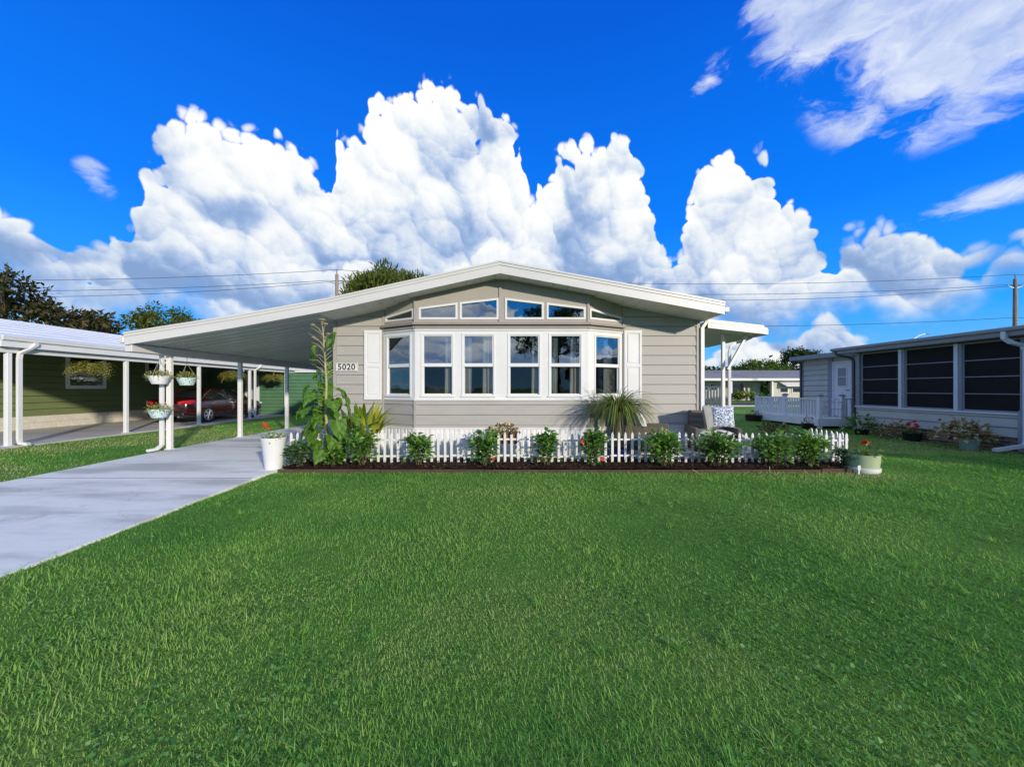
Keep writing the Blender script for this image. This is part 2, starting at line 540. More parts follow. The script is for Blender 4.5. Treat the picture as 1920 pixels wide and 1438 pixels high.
def blade_mesh(name, B, D, side, L, Wd, tint, bend=0.4, seg=3):
    """arching strap leaves or grass: D start direction, bending down"""
    n = len(B)
    D = unit(D); S = unit(side)
    L = np.asarray(L).reshape(-1, 1) * np.ones((n, 1)); Wd = np.asarray(Wd).reshape(-1, 1) * np.ones((n, 1)); bend = np.asarray(bend).reshape(-1, 1) * np.ones((n, 1))
    pts, cur, d = [], B.copy(), D.copy()
    rows = []
    for k in range(seg + 1):
        w = Wd * (1.0 if k == 0 else (1 - (k / seg) ** 2) * 1.05)
        if k < seg: rows += [cur - S * w * 0.5, cur + S * w * 0.5]
        else: rows += [cur]
        d = unit(d + np.array([0, 0, -1.0]) * bend / seg)
        cur = cur + d * L / seg
    V = np.stack(rows, 1).reshape(-1, 3)
    m = 2 * seg + 1
    i = np.arange(n)[:, None] * m
    Q = [i + np.array([[2 * k, 2 * k + 1, 2 * k + 3, 2 * k + 2]]) for k in range(seg - 1)]
    T = i + np.array([[2 * seg - 2, 2 * seg - 1, 2 * seg]])
    F = ([np.concatenate(Q)] if Q else []) + [T]
    return np_mesh(name, V, F, np.repeat(tint, m))


def vnoise(x, y, seed=0):
    """smooth value noise in [0,1]"""
    g = np.random.default_rng(seed).random((64, 64))
    xi = np.floor(x).astype(int); yi = np.floor(y).astype(int)
    fx = x - xi; fy = y - yi
    fx = fx * fx * (3 - 2 * fx); fy = fy * fy * (3 - 2 * fy)
    a = g[xi % 64, yi % 64]; b = g[(xi + 1) % 64, yi % 64]; c = g[xi % 64, (yi + 1) % 64]; d = g[(xi + 1) % 64, (yi + 1) % 64]
    return (a * (1 - fx) + b * fx) * (1 - fy) + (c * (1 - fx) + d * fx) * fy


# ------------------------------------------------------------------ materials
def new_mat(name):
    m = bpy.data.materials.new(name); m.use_nodes = True
    t = m.node_tree; t.nodes.clear()
    g = NG(t)
    out = g.node('ShaderNodeOutputMaterial')
    b = g.node('ShaderNodeBsdfPrincipled')
    t.links.new(b.outputs[0], out.inputs['Surface'])
    return m, g, b, out


def surf(name, col, rough=0.6, var=0.10, scale=6.0, bump=0.0, bscale=80.0, spec=0.4, metal=0.0, stretch=(1, 1, 1), dirt=None, dirt_amt=0.0, coat=0.0):
    """painted or plain surface with uneven tone, fine relief and a little dirt"""
    m, g, b, out = new_mat(name)
    tc = g.node('ShaderNodeTexCoord')
    mp = g.node('ShaderNodeMapping'); mp.inputs['Scale'].default_value = stretch
    g.l.new(tc.outputs['Object'], mp.inputs[0])
    v = mp.outputs[0]
    n1 = g.noise(v, scale, 5, 0.6, '3D').outputs['Fac']
    lo = tuple(c * (1 - var) for c in col) + (1,); hi = tuple(min(1, c * (1 + var)) for c in col) + (1,)
    c = g.mix(g.mapr(n1, 0.3, 0.7), lo, hi)
    oi = g.node('ShaderNodeObjectInfo')
    c = g.mix(1.0, c, g.ramp(oi.outputs['Random'], [(0, (0.96,) * 3), (1, (1.0,) * 3)]), 'MULTIPLY')
    if dirt is not None:
        n2 = g.noise(v, scale * 0.45, 6, 0.65, '3D').outputs['Fac']
        c = g.mix(g.mul(g.mapr(n2, 0.52, 0.75), dirt_amt), c, (*dirt, 1))
    g.l.new(c, b.inputs['Base Color'])
    g.put(b.inputs['Roughness'], g.mapr(n1, 0.2, 0.8, max(0.02, rough - 0.07), min(1, rough + 0.07)))
    b.inputs['Specular IOR Level'].default_value = spec
    b.inputs['Metallic'].default_value = metal
    b.inputs['Coat Weight'].default_value = coat
    if bump > 0:
        n3 = g.noise(tc.outputs['Object'], bscale, 4, 0.6, '3D').outputs['Fac']
        bp = g.node('ShaderNodeBump'); bp.inputs['Strength'].default_value = bump; bp.inputs['Distance'].default_value = 0.01
        g.l.new(n3, bp.inputs['Height']); g.l.new(bp.outputs[0], b.inputs['Normal'])
    return m


def leafmat(name, stops, rough=0.45, trans=0.35, spec=0.35, objvar=0.12):
    """leaf with the tint attribute along a colour ramp, some light passing through"""
    m, g, b, out = new_mat(name)
    at = g.node('ShaderNodeAttribute'); at.attribute_name = 'tint'
    c = g.ramp(at.outputs['Fac'], stops)
    oi = g.node('ShaderNodeObjectInfo')
    c = g.mix(1.0, c, g.ramp(oi.outputs['Random'], [(0, (1 - objvar,) * 3), (1, (1.0, 1.0, 1.0))]), 'MULTIPLY')
    g.l.new(c, b.inputs['Base Color'])
    b.inputs['Roughness'].default_value = rough
    b.inputs['Specular IOR Level'].default_value = spec
    tr = g.node('ShaderNodeBsdfTranslucent')
    g.l.new(g.mix(1.0, c, (1.15, 1.25, 0.6, 1), 'MULTIPLY'), tr.inputs['Color'])
    mx = g.node('ShaderNodeMixShader'); mx.inputs[0].default_value = trans
    g.l.new(b.outputs[0], mx.inputs[1]); g.l.new(tr.outputs[0], mx.inputs[2])
    g.l.new(mx.outputs[0], out.inputs['Surface'])
    return m


def glassmat(name, refl=0.16, tintc=(0.80, 0.86, 0.86), bump=0.0):
    """window pane: sees through, mirrors more at a slant; slight waviness"""
    m, g, b, out = new_mat(name)
    g.n.remove(b)
    tr = g.node('ShaderNodeBsdfTransparent'); tr.inputs[0].default_value = (*tintc, 1)
    gl = g.node('ShaderNodeBsdfGlossy'); gl.inputs['Roughness'].default_value = 0.0
    gl.inputs['Color'].default_value = (0.93, 0.96, 1, 1)
    fr = g.node('ShaderNodeFresnel'); fr.inputs[0].default_value = 1.5
    f = g.m('MINIMUM', g.add(g.mul(fr.outputs[0], 0.9), refl), 1.0)
    mx = g.node('ShaderNodeMixShader')
    g.l.new(f, mx.inputs[0]); g.l.new(tr.outputs[0], mx.inputs[1]); g.l.new(gl.outputs[0], mx.inputs[2])
    if bump:
        tcn = g.node('ShaderNodeTexCoord')
        n3 = g.noise(tcn.outputs['Object'], 2.2, 2, 0.5, '3D').outputs['Fac']
        bp = g.node('ShaderNodeBump'); bp.inputs['Strength'].default_value = bump; bp.inputs['Distance'].default_value = 0.02
        g.l.new(n3, bp.inputs['Height']); g.l.new(bp.outputs[0], gl.inputs['Normal'])
    g.l.new(mx.outputs[0], out.inputs['Surface'])
    return m


M = {}
M['siding'] = surf('greige_siding', (0.375, 0.36, 0.33), 0.55, 0.04, 3.0, 0.10, 40, 0.35, stretch=(0.5, 0.5, 3), dirt=(0.33, 0.31, 0.27), dirt_amt=0.25)
M['gable'] = surf('greige_panel', (0.37, 0.34, 0.30), 0.6, 0.04, 2.0, 0.06, 60, 0.3, dirt=(0.33, 0.30, 0.26), dirt_amt=0.2)
M['trim'] = surf('greige_trim', (0.36, 0.335, 0.30), 0.5, 0.04, 3.0, 0.04, 40)
M['mauve'] = surf('mauve_trim', (0.29, 0.255, 0.235), 0.5, 0.05, 3.0, 0.04, 40)
M['white'] = surf('white_paint', (0.70, 0.70, 0.69), 0.4, 0.025, 3.0, 0.03, 50, 0.4, dirt=(0.62, 0.61, 0.57), dirt_amt=0.25)
M['deck_white'] = surf('white_deck_paint', (0.84, 0.84, 0.82), 0.5, 0.03, 3.0)
M['vinyl'] = surf('white_vinyl', (0.70, 0.70, 0.695), 0.35, 0.02, 3.0, 0, 50, 0.45)
M['fascia'] = surf('white_metal_fascia', (0.60, 0.59, 0.57), 0.4, 0.03, 1.2, 0.02, 30, 0.5, stretch=(0.4, 1, 2.5), dirt=(0.50, 0.48, 0.43), dirt_amt=0.35)
M['soffit'] = surf('soffit_vinyl', (0.60, 0.58, 0.55), 0.5, 0.04, 3.0, 0.03, 40)
M['carport_under'] = surf('carport_ceiling_metal', (0.50, 0.51, 0.48), 0.36, 0.06, 1.0, 0.03, 8, 0.5, stretch=(0.3, 2, 1))
M['roof_white'] = surf('white_roof_coating', (0.84, 0.84, 0.82), 0.45, 0.05, 1.5, 0.05, 20, dirt=(0.55, 0.55, 0.52), dirt_amt=0.4)
M['roof_grey'] = surf('grey_shingle_roof', (0.22, 0.22, 0.23), 0.85, 0.18, 4.0, 0.4, 60, 0.2)
M['skirt'] = surf('white_vinyl_skirting', (0.76, 0.76, 0.75), 0.45, 0.04, 2.5, 0, 50, dirt=(0.50, 0.47, 0.40), dirt_amt=0.35)
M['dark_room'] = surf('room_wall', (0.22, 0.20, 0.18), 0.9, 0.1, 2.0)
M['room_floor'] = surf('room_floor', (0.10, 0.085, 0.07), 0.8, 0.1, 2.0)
M['curtain'] = surf('pale_curtain_cloth', (0.74, 0.73, 0.70), 0.9, 0.05, 3.0, 0.1, 200, 0.1)
M['glass'] = glassmat('window_glass', 0.0, (0.66, 0.68, 0.68), 0.10)
M['glass_top'] = glassmat('coated_window_glass', 0.20, (0.66, 0.72, 0.76), 0.10)
M['green_siding'] = surf('olive_green_siding', (0.165, 0.205, 0.085), 0.6, 0.06, 3.0, 0.08, 40, 0.3, stretch=(0.5, 0.5, 3))
M['green_shed'] = surf('deep_green_metal_siding', (0.08, 0.18, 0.10), 0.5, 0.06, 3.0, 0.05, 40, 0.3)
M['block'] = surf('cream_concrete_block', (0.68, 0.64, 0.54), 0.85, 0.07, 5.0, 0.5, 70, 0.2, dirt=(0.38, 0.34, 0.26), dirt_amt=0.4)
M['mortar'] = surf('mortar', (0.72, 0.68, 0.61), 0.9, 0.08, 8.0, 0.3, 90, 0.15)
M['grey_siding'] = surf('grey_green_siding', (0.50, 0.49, 0.42), 0.55, 0.05, 3.0, 0.06, 40, 0.3)
M['grey_trim'] = surf('slate_grey_trim', (0.27, 0.28, 0.30), 0.5, 0.05, 3.0, 0.03, 40)
M['alu'] = surf('pale_aluminium', (0.62, 0.64, 0.66), 0.42, 0.04, 3.0, 0, 40, 0.5)
M['dark_metal'] = surf('dark_downspout_metal', (0.07, 0.075, 0.085), 0.45, 0.08, 3.0)
M['black_plastic'] = surf('black_plastic', (0.015, 0.015, 0.016), 0.5, 0.1, 6.0)
M['terracotta'] = surf('brown_plastic_pot', (0.17, 0.09, 0.05), 0.7, 0.1, 6.0, 0.1)
M['wood_brown'] = surf('weathered_brown_wood', (0.085, 0.052, 0.035), 0.8, 0.22, 9.0, 0.5, 40, 0.2, stretch=(0.3, 3, 3))
M['pole_wood'] = surf('weathered_pole_wood', (0.27, 0.22, 0.18), 0.9, 0.2, 4.0, 0.4, 30, 0.1, stretch=(3, 3, 0.3))
M['wire'] = surf('black_cable', (0.03, 0.03, 0.035), 0.6, 0.05)
M['bark'] = surf('tree_bark', (0.13, 0.10, 0.075), 0.95, 0.25, 6.0, 0.8, 25, 0.1, stretch=(2, 2, 0.5))
M['stem_green'] = surf('green_stem', (0.14, 0.22, 0.055), 0.6, 0.15, 12.0)
M['stem_pale'] = surf('dry_pale_stem', (0.36, 0.33, 0.17), 0.7, 0.15, 12.0)
M['stem_wood'] = surf('woody_stem', (0.12, 0.085, 0.05), 0.8, 0.15, 12.0)
M['soil'] = surf('potting_soil', (0.035, 0.025, 0.018), 0.95, 0.3, 30.0, 0.8, 60, 0.1)
M['green_pot'] = surf('sage_green_pot', (0.40, 0.47, 0.29), 0.35, 0.05, 4.0, 0.03, 30, 0.5)
M['mint_pot'] = surf('mint_green_pot', (0.36, 0.50, 0.42), 0.4, 0.06, 6.0, 0.03, 30, 0.5)
M['blue_pot'] = surf('cobalt_blue_pot', (0.025, 0.045, 0.22), 0.25, 0.08, 5.0, 0, 30, 0.6)
M['red_flower'] = surf('red_petal', (0.62, 0.035, 0.02), 0.6, 0.2, 30.0, 0, 30, 0.2)
M['pink_flower'] = surf('pink_petal', (0.70, 0.30, 0.33), 0.6, 0.2, 30.0, 0, 30, 0.2)
M['cream_flower'] = surf('cream_petal', (0.68, 0.60, 0.50), 0.6, 0.2, 30.0, 0, 30, 0.2)
M['cushion_grey'] = surf('grey_cushion_cloth', (0.30, 0.31, 0.29), 0.95, 0.08, 8.0, 0.3, 150, 0.1)
M['cushion_white'] = surf('white_cushion_cloth', (0.70, 0.70, 0.68), 0.9, 0.05, 8.0, 0.2, 150, 0.1)
M['shade_cream'] = surf('cream_house_paint', (0.52, 0.50, 0.42), 0.7, 0.05, 3.0)
M['beige_rail'] = surf('beige_paint', (0.56, 0.52, 0.42), 0.6, 0.05, 3.0)
M['steel'] = surf('galvanised_wire', (0.45, 0.46, 0.47), 0.4, 0.05, 5.0, 0, 30, 0.5, 0.6)
M['sign_black'] = surf('black_sign_paint', (0.03, 0.03, 0.03), 0.6, 0.05)

# leaves
M['hibiscus'] = leafmat('hibiscus_leaf', [(0.0, (0.040, 0.125, 0.020)), (0.5, (0.110, 0.275, 0.036)), (0.85, (0.22, 0.40, 0.06)), (1.0, (0.38, 0.48, 0.11))], 0.38, 0.28, 0.5)
M['dark_shrub'] = leafmat('dark_shrub_leaf', [(0.0, (0.035, 0.085, 0.032)), (0.6, (0.085, 0.18, 0.06)), (1.0, (0.19, 0.29, 0.10))], 0.4, 0.25, 0.5)
M['sunflower_leaf'] = leafmat('broad_green_leaf', [(0.0, (0.055, 0.15, 0.02)), (0.45, (0.115, 0.26, 0.03)), (1.0, (0.26, 0.40, 0.09))], 0.5, 0.40, 0.3)
M['yellow_leaf'] = leafmat('yellow_green_strap_leaf', [(0.0, (0.07, 0.15, 0.015)), (0.5, (0.26, 0.33, 0.025)), (1.0, (0.55, 0.52, 0.07))], 0.4, 0.35, 0.4)
M['palm_leaf'] = leafmat('palm_strap_leaf', [(0.0, (0.04, 0.085, 0.02)), (0.5, (0.115, 0.19, 0.035)), (1.0, (0.33, 0.35, 0.09))], 0.45, 0.25, 0.4)
M['fern'] = leafmat('olive_fern_leaf', [(0.0, (0.16, 0.17, 0.03)), (0.5, (0.40, 0.39, 0.09)), (1.0, (0.62, 0.58, 0.20))], 0.6, 0.35, 0.2)
M['coleus'] = leafmat('coleus_leaf', [(0.0, (0.12, 0.02, 0.015)), (0.35, (0.25, 0.06, 0.03)), (0.6, (0.30, 0.28, 0.05)), (1.0, (0.60, 0.48, 0.35))], 0.5, 0.3, 0.3)
M['grass'] = leafmat('grass_blade', [(0.0, (0.070, 0.215, 0.048)), (0.40, (0.150, 0.365, 0.072)), (0.70, (0.25, 0.455, 0.095)), (0.88, (0.36, 0.47, 0.15)), (1.0, (0.46, 0.46, 0.22))], 0.65, 0.38, 0.12, 0.0)
M['tree_dark'] = leafmat('bronze_tree_leaf', [(0.0, (0.015, 0.022, 0.008)), (0.5, (0.055, 0.055, 0.018)), (1.0, (0.15, 0.11, 0.035))], 0.6, 0.2, 0.2)
M['tree_olive'] = leafmat('olive_tree_leaf', [(0.0, (0.03, 0.055, 0.008)), (0.5, (0.10, 0.135, 0.02)), (1.0, (0.24, 0.25, 0.05))], 0.6, 0.25, 0.2)
M['tree_green'] = leafmat('green_tree_leaf', [(0.0, (0.012, 0.035, 0.008)), (0.5, (0.04, 0.085, 0.018)), (1.0, (0.10, 0.16, 0.035))], 0.6, 0.25, 0.2)
M['tree_lime'] = leafmat('lime_tree_leaf', [(0.0, (0.05, 0.10, 0.012)), (0.5, (0.11, 0.19, 0.02)), (1.0, (0.22, 0.30, 0.05))], 0.6, 0.25, 0.2)

# ================================================================== ground, road, driveway, lawn
def ground_material():
    m, g, b, out = new_mat('lawn_soil_and_thatch')
    tc = g.node('ShaderNodeTexCoord'); v = tc.outputs['Object']
    n1 = g.noise(v, 0.55, 5, 0.6, '3D').outputs['Fac']
    n2 = g.noise(v, 9.0, 6, 0.65, '3D').outputs['Fac']
    n3 = g.noise(v, 55.0, 4, 0.7, '3D').outputs['Fac']
    c = g.ramp(g.add(g.mul(n1, 0.6), g.mul(n2, 0.4)), [(0.30, (0.085, 0.21, 0.035)), (0.5, (0.13, 0.29, 0.045)), (0.62, (0.19, 0.32, 0.06)), (0.75, (0.27, 0.32, 0.11))])
    c = g.mix(g.mul(g.mapr(n3, 0.35, 0.65), 0.5), c, (0.05, 0.10, 0.025, 1))
    g.l.new(c, b.inputs['Base Color']); b.inputs['Roughness'].default_value = 0.95; b.inputs['Specular IOR Level'].default_value = 0.1
    bp = g.node('ShaderNodeBump'); bp.inputs['Strength'].default_value = 0.9; bp.inputs['Distance'].default_value = 0.03
    g.l.new(n3, bp.inputs['Height']); g.l.new(bp.outputs[0], b.inputs['Normal'])
    return m


def concrete_material(name, base, streak=0.5):
    m, g, b, out = new_mat(name)
    tc = g.node('ShaderNodeTexCoord'); v = tc.outputs['Object']
    mp = g.node('ShaderNodeMapping'); mp.inputs['Scale'].default_value = (0.35, 1.5, 1); mp.inputs['Rotation'].default_value = (0, 0, 0.25)
    g.l.new(v, mp.inputs[0])
    n1 = g.noise(mp.outputs[0], 0.9, 6, 0.62, '3D').outputs['Fac']      # worn bands
    n2 = g.noise(v, 3.5, 6, 0.6, '3D').outputs['Fac']
    n3 = g.noise(v, 140.0, 3, 0.6, '3D').outputs['Fac']
    dk = tuple(c * 0.66 for c in base) + (1,); hi = tuple(c * 1.08 for c in base) + (1,)
    c = g.mix(g.mul(g.mapr(n1, 0.44, 0.66), streak * 2), hi, dk)
    c = g.mix(g.mul(g.mapr(n2, 0.5, 0.75), 0.35), c, (base[0] * 0.78, base[1] * 0.76, base[2] * 0.72, 1))
    c = g.mix(g.mul(g.mapr(n3, 0.55, 0.75), 0.22), c, (base[0] * 0.6, base[1] * 0.6, base[2] * 0.6, 1))
    wq = g.noise(v, 1.1, 4, 0.6, '3D').outputs['Color']
    wv = g.node('ShaderNodeVectorMath', operation='MULTIPLY_ADD'); g.l.new(wq, wv.inputs[0]); wv.inputs[1].default_value = (.9, .9, 0); g.l.new(v, wv.inputs[2])
    vo = g.node('ShaderNodeTexVoronoi', feature='DISTANCE_TO_EDGE', voronoi_dimensions='2D'); g.l.new(wv.outputs[0], vo.inputs['Vector']); vo.inputs['Scale'].default_value = 0.30
    crack = g.mul(g.mapr(vo.outputs['Distance'], .0006, .0028, 1.0, 0.0), g.mapr(n1, .42, .6))
    c = g.mix(g.mul(crack, .55), c, (base[0] * .35, base[1] * .35, base[2] * .35, 1))
    n4 = g.noise(v, 0.8, 3, 0.5, '3D').outputs['Fac']; n5 = g.noise(v, 7.0, 4, 0.6, '3D').outputs['Fac']
    c = g.mix(g.mul(g.mul(g.mapr(n4, .60, .70), g.mapr(n5, .45, .65)), .40), c, (base[0] * .5, base[1] * .48, base[2] * .44, 1))
    g.l.new(c, b.inputs['Base Color'])
    g.put(b.inputs['Roughness'], g.mapr(n2, 0.3, 0.7, 0.62, 0.85)); b.inputs['Specular IOR Level'].default_value = 0.3
    bp = g.node('ShaderNodeBump'); bp.inputs['Strength'].default_value = 0.25; bp.inputs['Distance'].default_value = 0.004
    g.l.new(n3, bp.inputs['Height']); g.l.new(bp.outputs[0], b.inputs['Normal'])
    return m


M['ground'] = ground_material()
M['concrete'] = concrete_material('driveway_concrete', (0.71, 0.715, 0.675))
M['slab'] = concrete_material('carport_slab_concrete', (0.50, 0.48, 0.45), 0.2)
M['asphalt'] = surf('asphalt', (0.055, 0.055, 0.058), 0.9, 0.15, 3.0, 0.5, 120, 0.2)

mb = MB(); G = 1500.0
xs = [-G, -60, 60, G]; ys = [-G, -60, 80, G]
mb.add([(x, y, 0) for y in ys for x in xs], [(j * 4 + i, j * 4 + i + 1, j * 4 + i + 5, j * 4 + i + 4) for j in range(3) for i in range(3)])
tag(put('ground', mb, M['ground']), 'green lawn ground running back to the trees', None, None, 'structure')

# street behind the camera and the strip road behind the gardens
tag(put('road', MB().box(-200, 200, -15.5, -9.0, -0.05, 0.006), M['asphalt']), 'asphalt street in front of the gardens', None, None, 'structure')
tag(put('road', MB().box(-160, 160, 34.0, 39.5, -0.05, 0.006), M['asphalt']), 'asphalt lane behind the gardens', None, None, 'structure')
tag(put('kerb', MB().box(-160, 160, 31.4, 31.9, -0.05, 0.10, 0.03), M['slab']), 'pale concrete kerb along the rear lane', None, None, 'structure')

DRV = [(-9.0, -7.35, -3.35), (-3.0, -7.5, -3.55), (2.9, -7.62, -3.89), (6.05, -7.68, -4.07), (8.4, -7.72, -4.0), (11.2, -7.74, -3.99), (13.9, -7.76, -3.99), (16.8, -7.78, -3.99)]


def drive_z(y): return float(np.interp(y, [-9, 2, 6, 8.5, 20], [0.012, 0.014, 0.05, 0.09, 0.09]))


drive = empty('driveway', (-5.8, 6.0, 0.05), 'pale grey concrete driveway running up under the carport', None)
drive['kind'] = 'structure'
for k in range(len(DRV) - 1):
    if k in (0, 1): pass
    (ya, la, ra), (yb, lb_, rb) = DRV[k], DRV[k + 1]
    gap = 0.014 if k >= 2 else 0.0
    y1 = yb - gap if k in (2, 4, 6) else yb
    za, zb = drive_z(ya), drive_z(y1)
    put('slab', MB().add([(la, ya, -0.08), (ra, ya, -0.08), (rb, y1, -0.08), (lb_, y1, -0.08), (la, ya, za), (ra, ya, za), (rb, y1, zb), (lb_, y1, zb)],
                         [(4, 5, 6, 7), (0, 1, 5, 4), (1, 2, 6, 5), (2, 3, 7, 6), (3, 0, 4, 7)]), M['concrete'], drive)

for yj in (6.05, 11.2, 16.8):
    lj, rj = float(np.interp(yj, [d[0] for d in DRV], [d[1] for d in DRV])), float(np.interp(yj, [d[0] for d in DRV], [d[2] for d in DRV]))
    put('joint_filler', MB().box(lj + .01, rj - .01, yj - .0135, yj - .0005, -.02, drive_z(yj) + .0015), M['asphalt'], drive)


def drive_edges(y):
    a = np.array(DRV)
    return np.interp(y, a[:, 0], a[:, 1]), np.interp(y, a[:, 0], a[:, 2])


# neighbour's carport slab
tag(put('carport_slab', MB().box(-16.78, -12.22, 8.3, 24.0, -0.05, 0.04), M['slab']), 'concrete carport floor slab beside the green house', None, None, 'structure')

# ------------------------------------------------------------------ grass blades
BED = (-4.22, 6.25, 6.70, 7.62)      # x0,x1,y0,y1 of the flower bed


def scatter(n_scale, x0, x1, y0, y1, keep, seed):
    r = np.random.default_rng(seed)
    n = int(n_scale * (x1 - x0) * (y1 - y0))
    x = r.uniform(x0, x1, n); y = r.uniform(y0, y1, n)
    k = keep(x, y, r)
    return x[k], y[k]


def lawn_keep(x, y, r):
    d = np.maximum(np.hypot(x, y), 0.9)
    k = r.random(len(x)) < np.clip(1.35 / d, 0, 1)
    l, rt = drive_edges(y)
    k &= ~((x > l - 0.02) & (x < rt + 0.015))
    k &= ~((x > BED[0] - 0.06) & (x < BED[1] + 0.03) & (y > BED[2] - 0.03) & (y < BED[3]))
    k &= ~((x > -4.02) & (x < 6.0) & (y > 7.5))
    k &= ~((x < -12.2) & (y > 8.3) & (y < 24.0))
    k &= ~((x > 11.35) & (y < 17))
    k &= np.abs(x) < 1.42 * np.maximum(y, 0.2) + 3.2
    return k


gx, gy = [], []
for (dn, a, b_, c, d_) in ((15000, -4.3, 7.2, 0.4, 3.0), (13000, -4.4, 11.4, 3.0, 9.0), (3500, -18.0, -12.25, 5.0, 8.3), (7000, -12.25, -7.4, 2.0, 15.0), (4500, 5.8, 16.0, 9.0, 26.0), (4500, -12.25, -7.7, 15.0, 24.0)):
    x_, y_ = scatter(dn, a, b_, c, d_, lawn_keep, int(dn + a * 10 + c * 7) + 200)
    gx.append(x_); gy.append(y_)
gx = np.concatenate(gx); gy = np.concatenate(gy)
# a fringe hanging over the edge of the driveway
fy = rng.uniform(1.5, 6.6, 9000); fx = drive_edges(fy)[1] + rng.normal(-0.012, 0.030, len(fy)) + 0.09 * (vnoise(fy * 2.3, fy * 0, 11) - 0.62) + 0.04 * (vnoise(fy * 9.0, fy * 0, 12) - 0.5)
fy2 = rng.uniform(4.0, 16.0, 4200); fx2 = drive_edges(fy2)[0] + rng.normal(-0.015, 0.016, len(fy2))
gx = np.concatenate([gx, fx, fx2]); gy = np.concatenate([gy, fy, fy2])
n = len(gx); dist = np.hypot(gx, gy)
pat = 0.55 * vnoise(gx * 0.55 + 9, gy * 0.75 + 3, 1) + 0.30 * vnoise(gx * 1.7, gy * 1.9, 2) + 0.15 * vnoise(gx * 6, gy * 6, 3)
dry = vnoise(gx * 0.42 + 5.3, gy * 0.5 + 1.2, 21) * 0.6 + vnoise(gx * 2.3, gy * 2.5, 22) * 0.4
tint = -0.42 + 1.8 * pat + rng.normal(0, 0.09, n)
mid = np.exp(-(((gx - 0.35) / 1.5) ** 2 + ((gy - 2.45) / 0.75) ** 2))            # worn, drier middle of the lawn
tint = tint + 0.34 * mid + 0.10 * np.clip((dry - 0.52) * 4, 0, 1)
tint = np.minimum(tint, 0.74 + 0.12 * mid + rng.normal(0, 0.05, n))
tint = np.where(rng.random(n) < 0.03 + 0.22 * mid, rng.uniform(0.80, 0.95, n), tint)
sunny = np.clip((gx - 3.2) / 3.0, 0, 1) * np.clip((gy - 3.6) / 2.5, 0, 1) + (gx < -7.4)  # sunlight on the right lawn and left strip painted into the blade tint
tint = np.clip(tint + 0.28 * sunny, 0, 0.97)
Lg = (0.020 + 0.024 * rng.random(n)) * (0.55 + 0.9 * vnoise(gx * 1.3, gy * 1.3, 5)) * (1 - 0.25 * mid)
tuft = np.exp(-(((gx + 0.05) / 0.55) ** 2 + ((gy - 5.4) / 0.28) ** 2))         # one coarse taller clump before the bed
Lg = Lg * (1 + 1.3 * tuft); tint = np.clip(tint + 0.12 * tuft, 0, 0.97)
tall_b = rng.random(n) < 0.012
Lg = np.where(tall_b, Lg * rng.uniform(1.5, 2.4, n), Lg)
Wg = (0.0024 + 0.0008 * dist) * rng.uniform(0.7, 1.25, n)
Wg = np.minimum(Wg, 0.013); Lg = Lg * (1 + 0.02 * dist)
ang = rng.uniform(0, 2 * np.pi, n)
lean = rng.uniform(0.15, 1.25, n)
D = np.stack([np.cos(ang) * lean, np.sin(ang) * lean, np.ones(n)], 1)
S = np.stack([-np.sin(ang), np.cos(ang), np.zeros(n)], 1)
near = dist < 3.6
B = np.stack([gx, gy, np.zeros(n) - 0.002], 1)
for nm, k, seg in (('grass', near, 3), ('grass', ~near, 2)):
    me = blade_mesh(nm, B[k], D[k], S[k], Lg[k], Wg[k], tint[k], rng.uniform(0.3, 1.3, int(k.sum())), seg)
    me.materials.append(M['grass'])
    o = bpy.data.objects.new(nm, me); COL.objects.link(o)
    tag(o, 'short green lawn grass nearest the camera' if seg == 3 else 'lawn grass further off around the houses', None, None, 'stuff')
GRASS_N = n
# coarse taller tufts, scattered
r = np.random.default_rng(71)
tb, td, ts, tl, tw_, tt_ = [], [], [], [], [], []
for k in range(150):
    ty = r.uniform(1.3, 6.3); tx = r.uniform(-1.3, 1.3) * ty
    if tx < drive_edges(ty)[1] + .05: continue
    m_ = int(r.uniform(10, 34)); a_ = r.uniform(0, 6.283, m_); ln = r.uniform(.2, 1.1, m_)
    tb.append(np.stack([tx + r.normal(0, .022, m_), ty + r.normal(0, .022, m_), np.zeros(m_)], 1)); td.append(np.stack([np.cos(a_) * ln, np.sin(a_) * ln, np.ones(m_)], 1)); ts.append(np.stack([-np.sin(a_), np.cos(a_), np.zeros(m_)], 1))
    tl.append(r.uniform(.05, .105, m_)); tw_.append(np.full(m_, .0042 + .0006 * ty)); tt_.append(np.clip(r.normal(r.uniform(.35, .8), .07, m_), 0, .95))
me = blade_mesh('grass_tufts', np.concatenate(tb), np.concatenate(td), np.concatenate(ts), np.concatenate(tl), np.concatenate(tw_), np.concatenate(tt_), .9, 3)
tag(put('grass_tufts', me, M['grass']), 'coarser taller grass tufts scattered through the lawn', None, None, 'stuff')
# clover and flat weeds in patches
nw = 15000
wy_ = r.uniform(1.2, 6.4, nw) ; wx_ = r.uniform(-1.3, 1.3, nw) * wy_
k = (0.6 * vnoise(wx_ * 1.1 + 3, wy_ * 1.2 + 8, 41) + .4 * vnoise(wx_ * 3.5, wy_ * 3.5, 42) > .56) & (wx_ > drive_edges(wy_)[1] + .02)
wx_, wy_ = wx_[k], wy_[k]; nw = len(wx_)
a_ = r.uniform(0, 6.283, nw)
M['clover'] = leafmat('clover_leaf', [(0, (.05, .16, .03)), (.6, (.12, .30, .06)), (1, (.24, .42, .14))], .6, .3, .2, 0)
sz = r.uniform(.010, .024, nw) * (1 + .12 * wy_)
me = leaf_mesh('clover', np.stack([wx_, wy_, r.uniform(.012, .034, nw)], 1), np.stack([np.cos(a_), np.sin(a_), r.uniform(-.1, .5, nw)], 1), np.stack([r.normal(0, .3, nw), r.normal(0, .3, nw), np.ones(nw)], 1), sz, sz * .9, np.clip(r.normal(.5, .22, nw), 0, 1), .1, .1, .55)
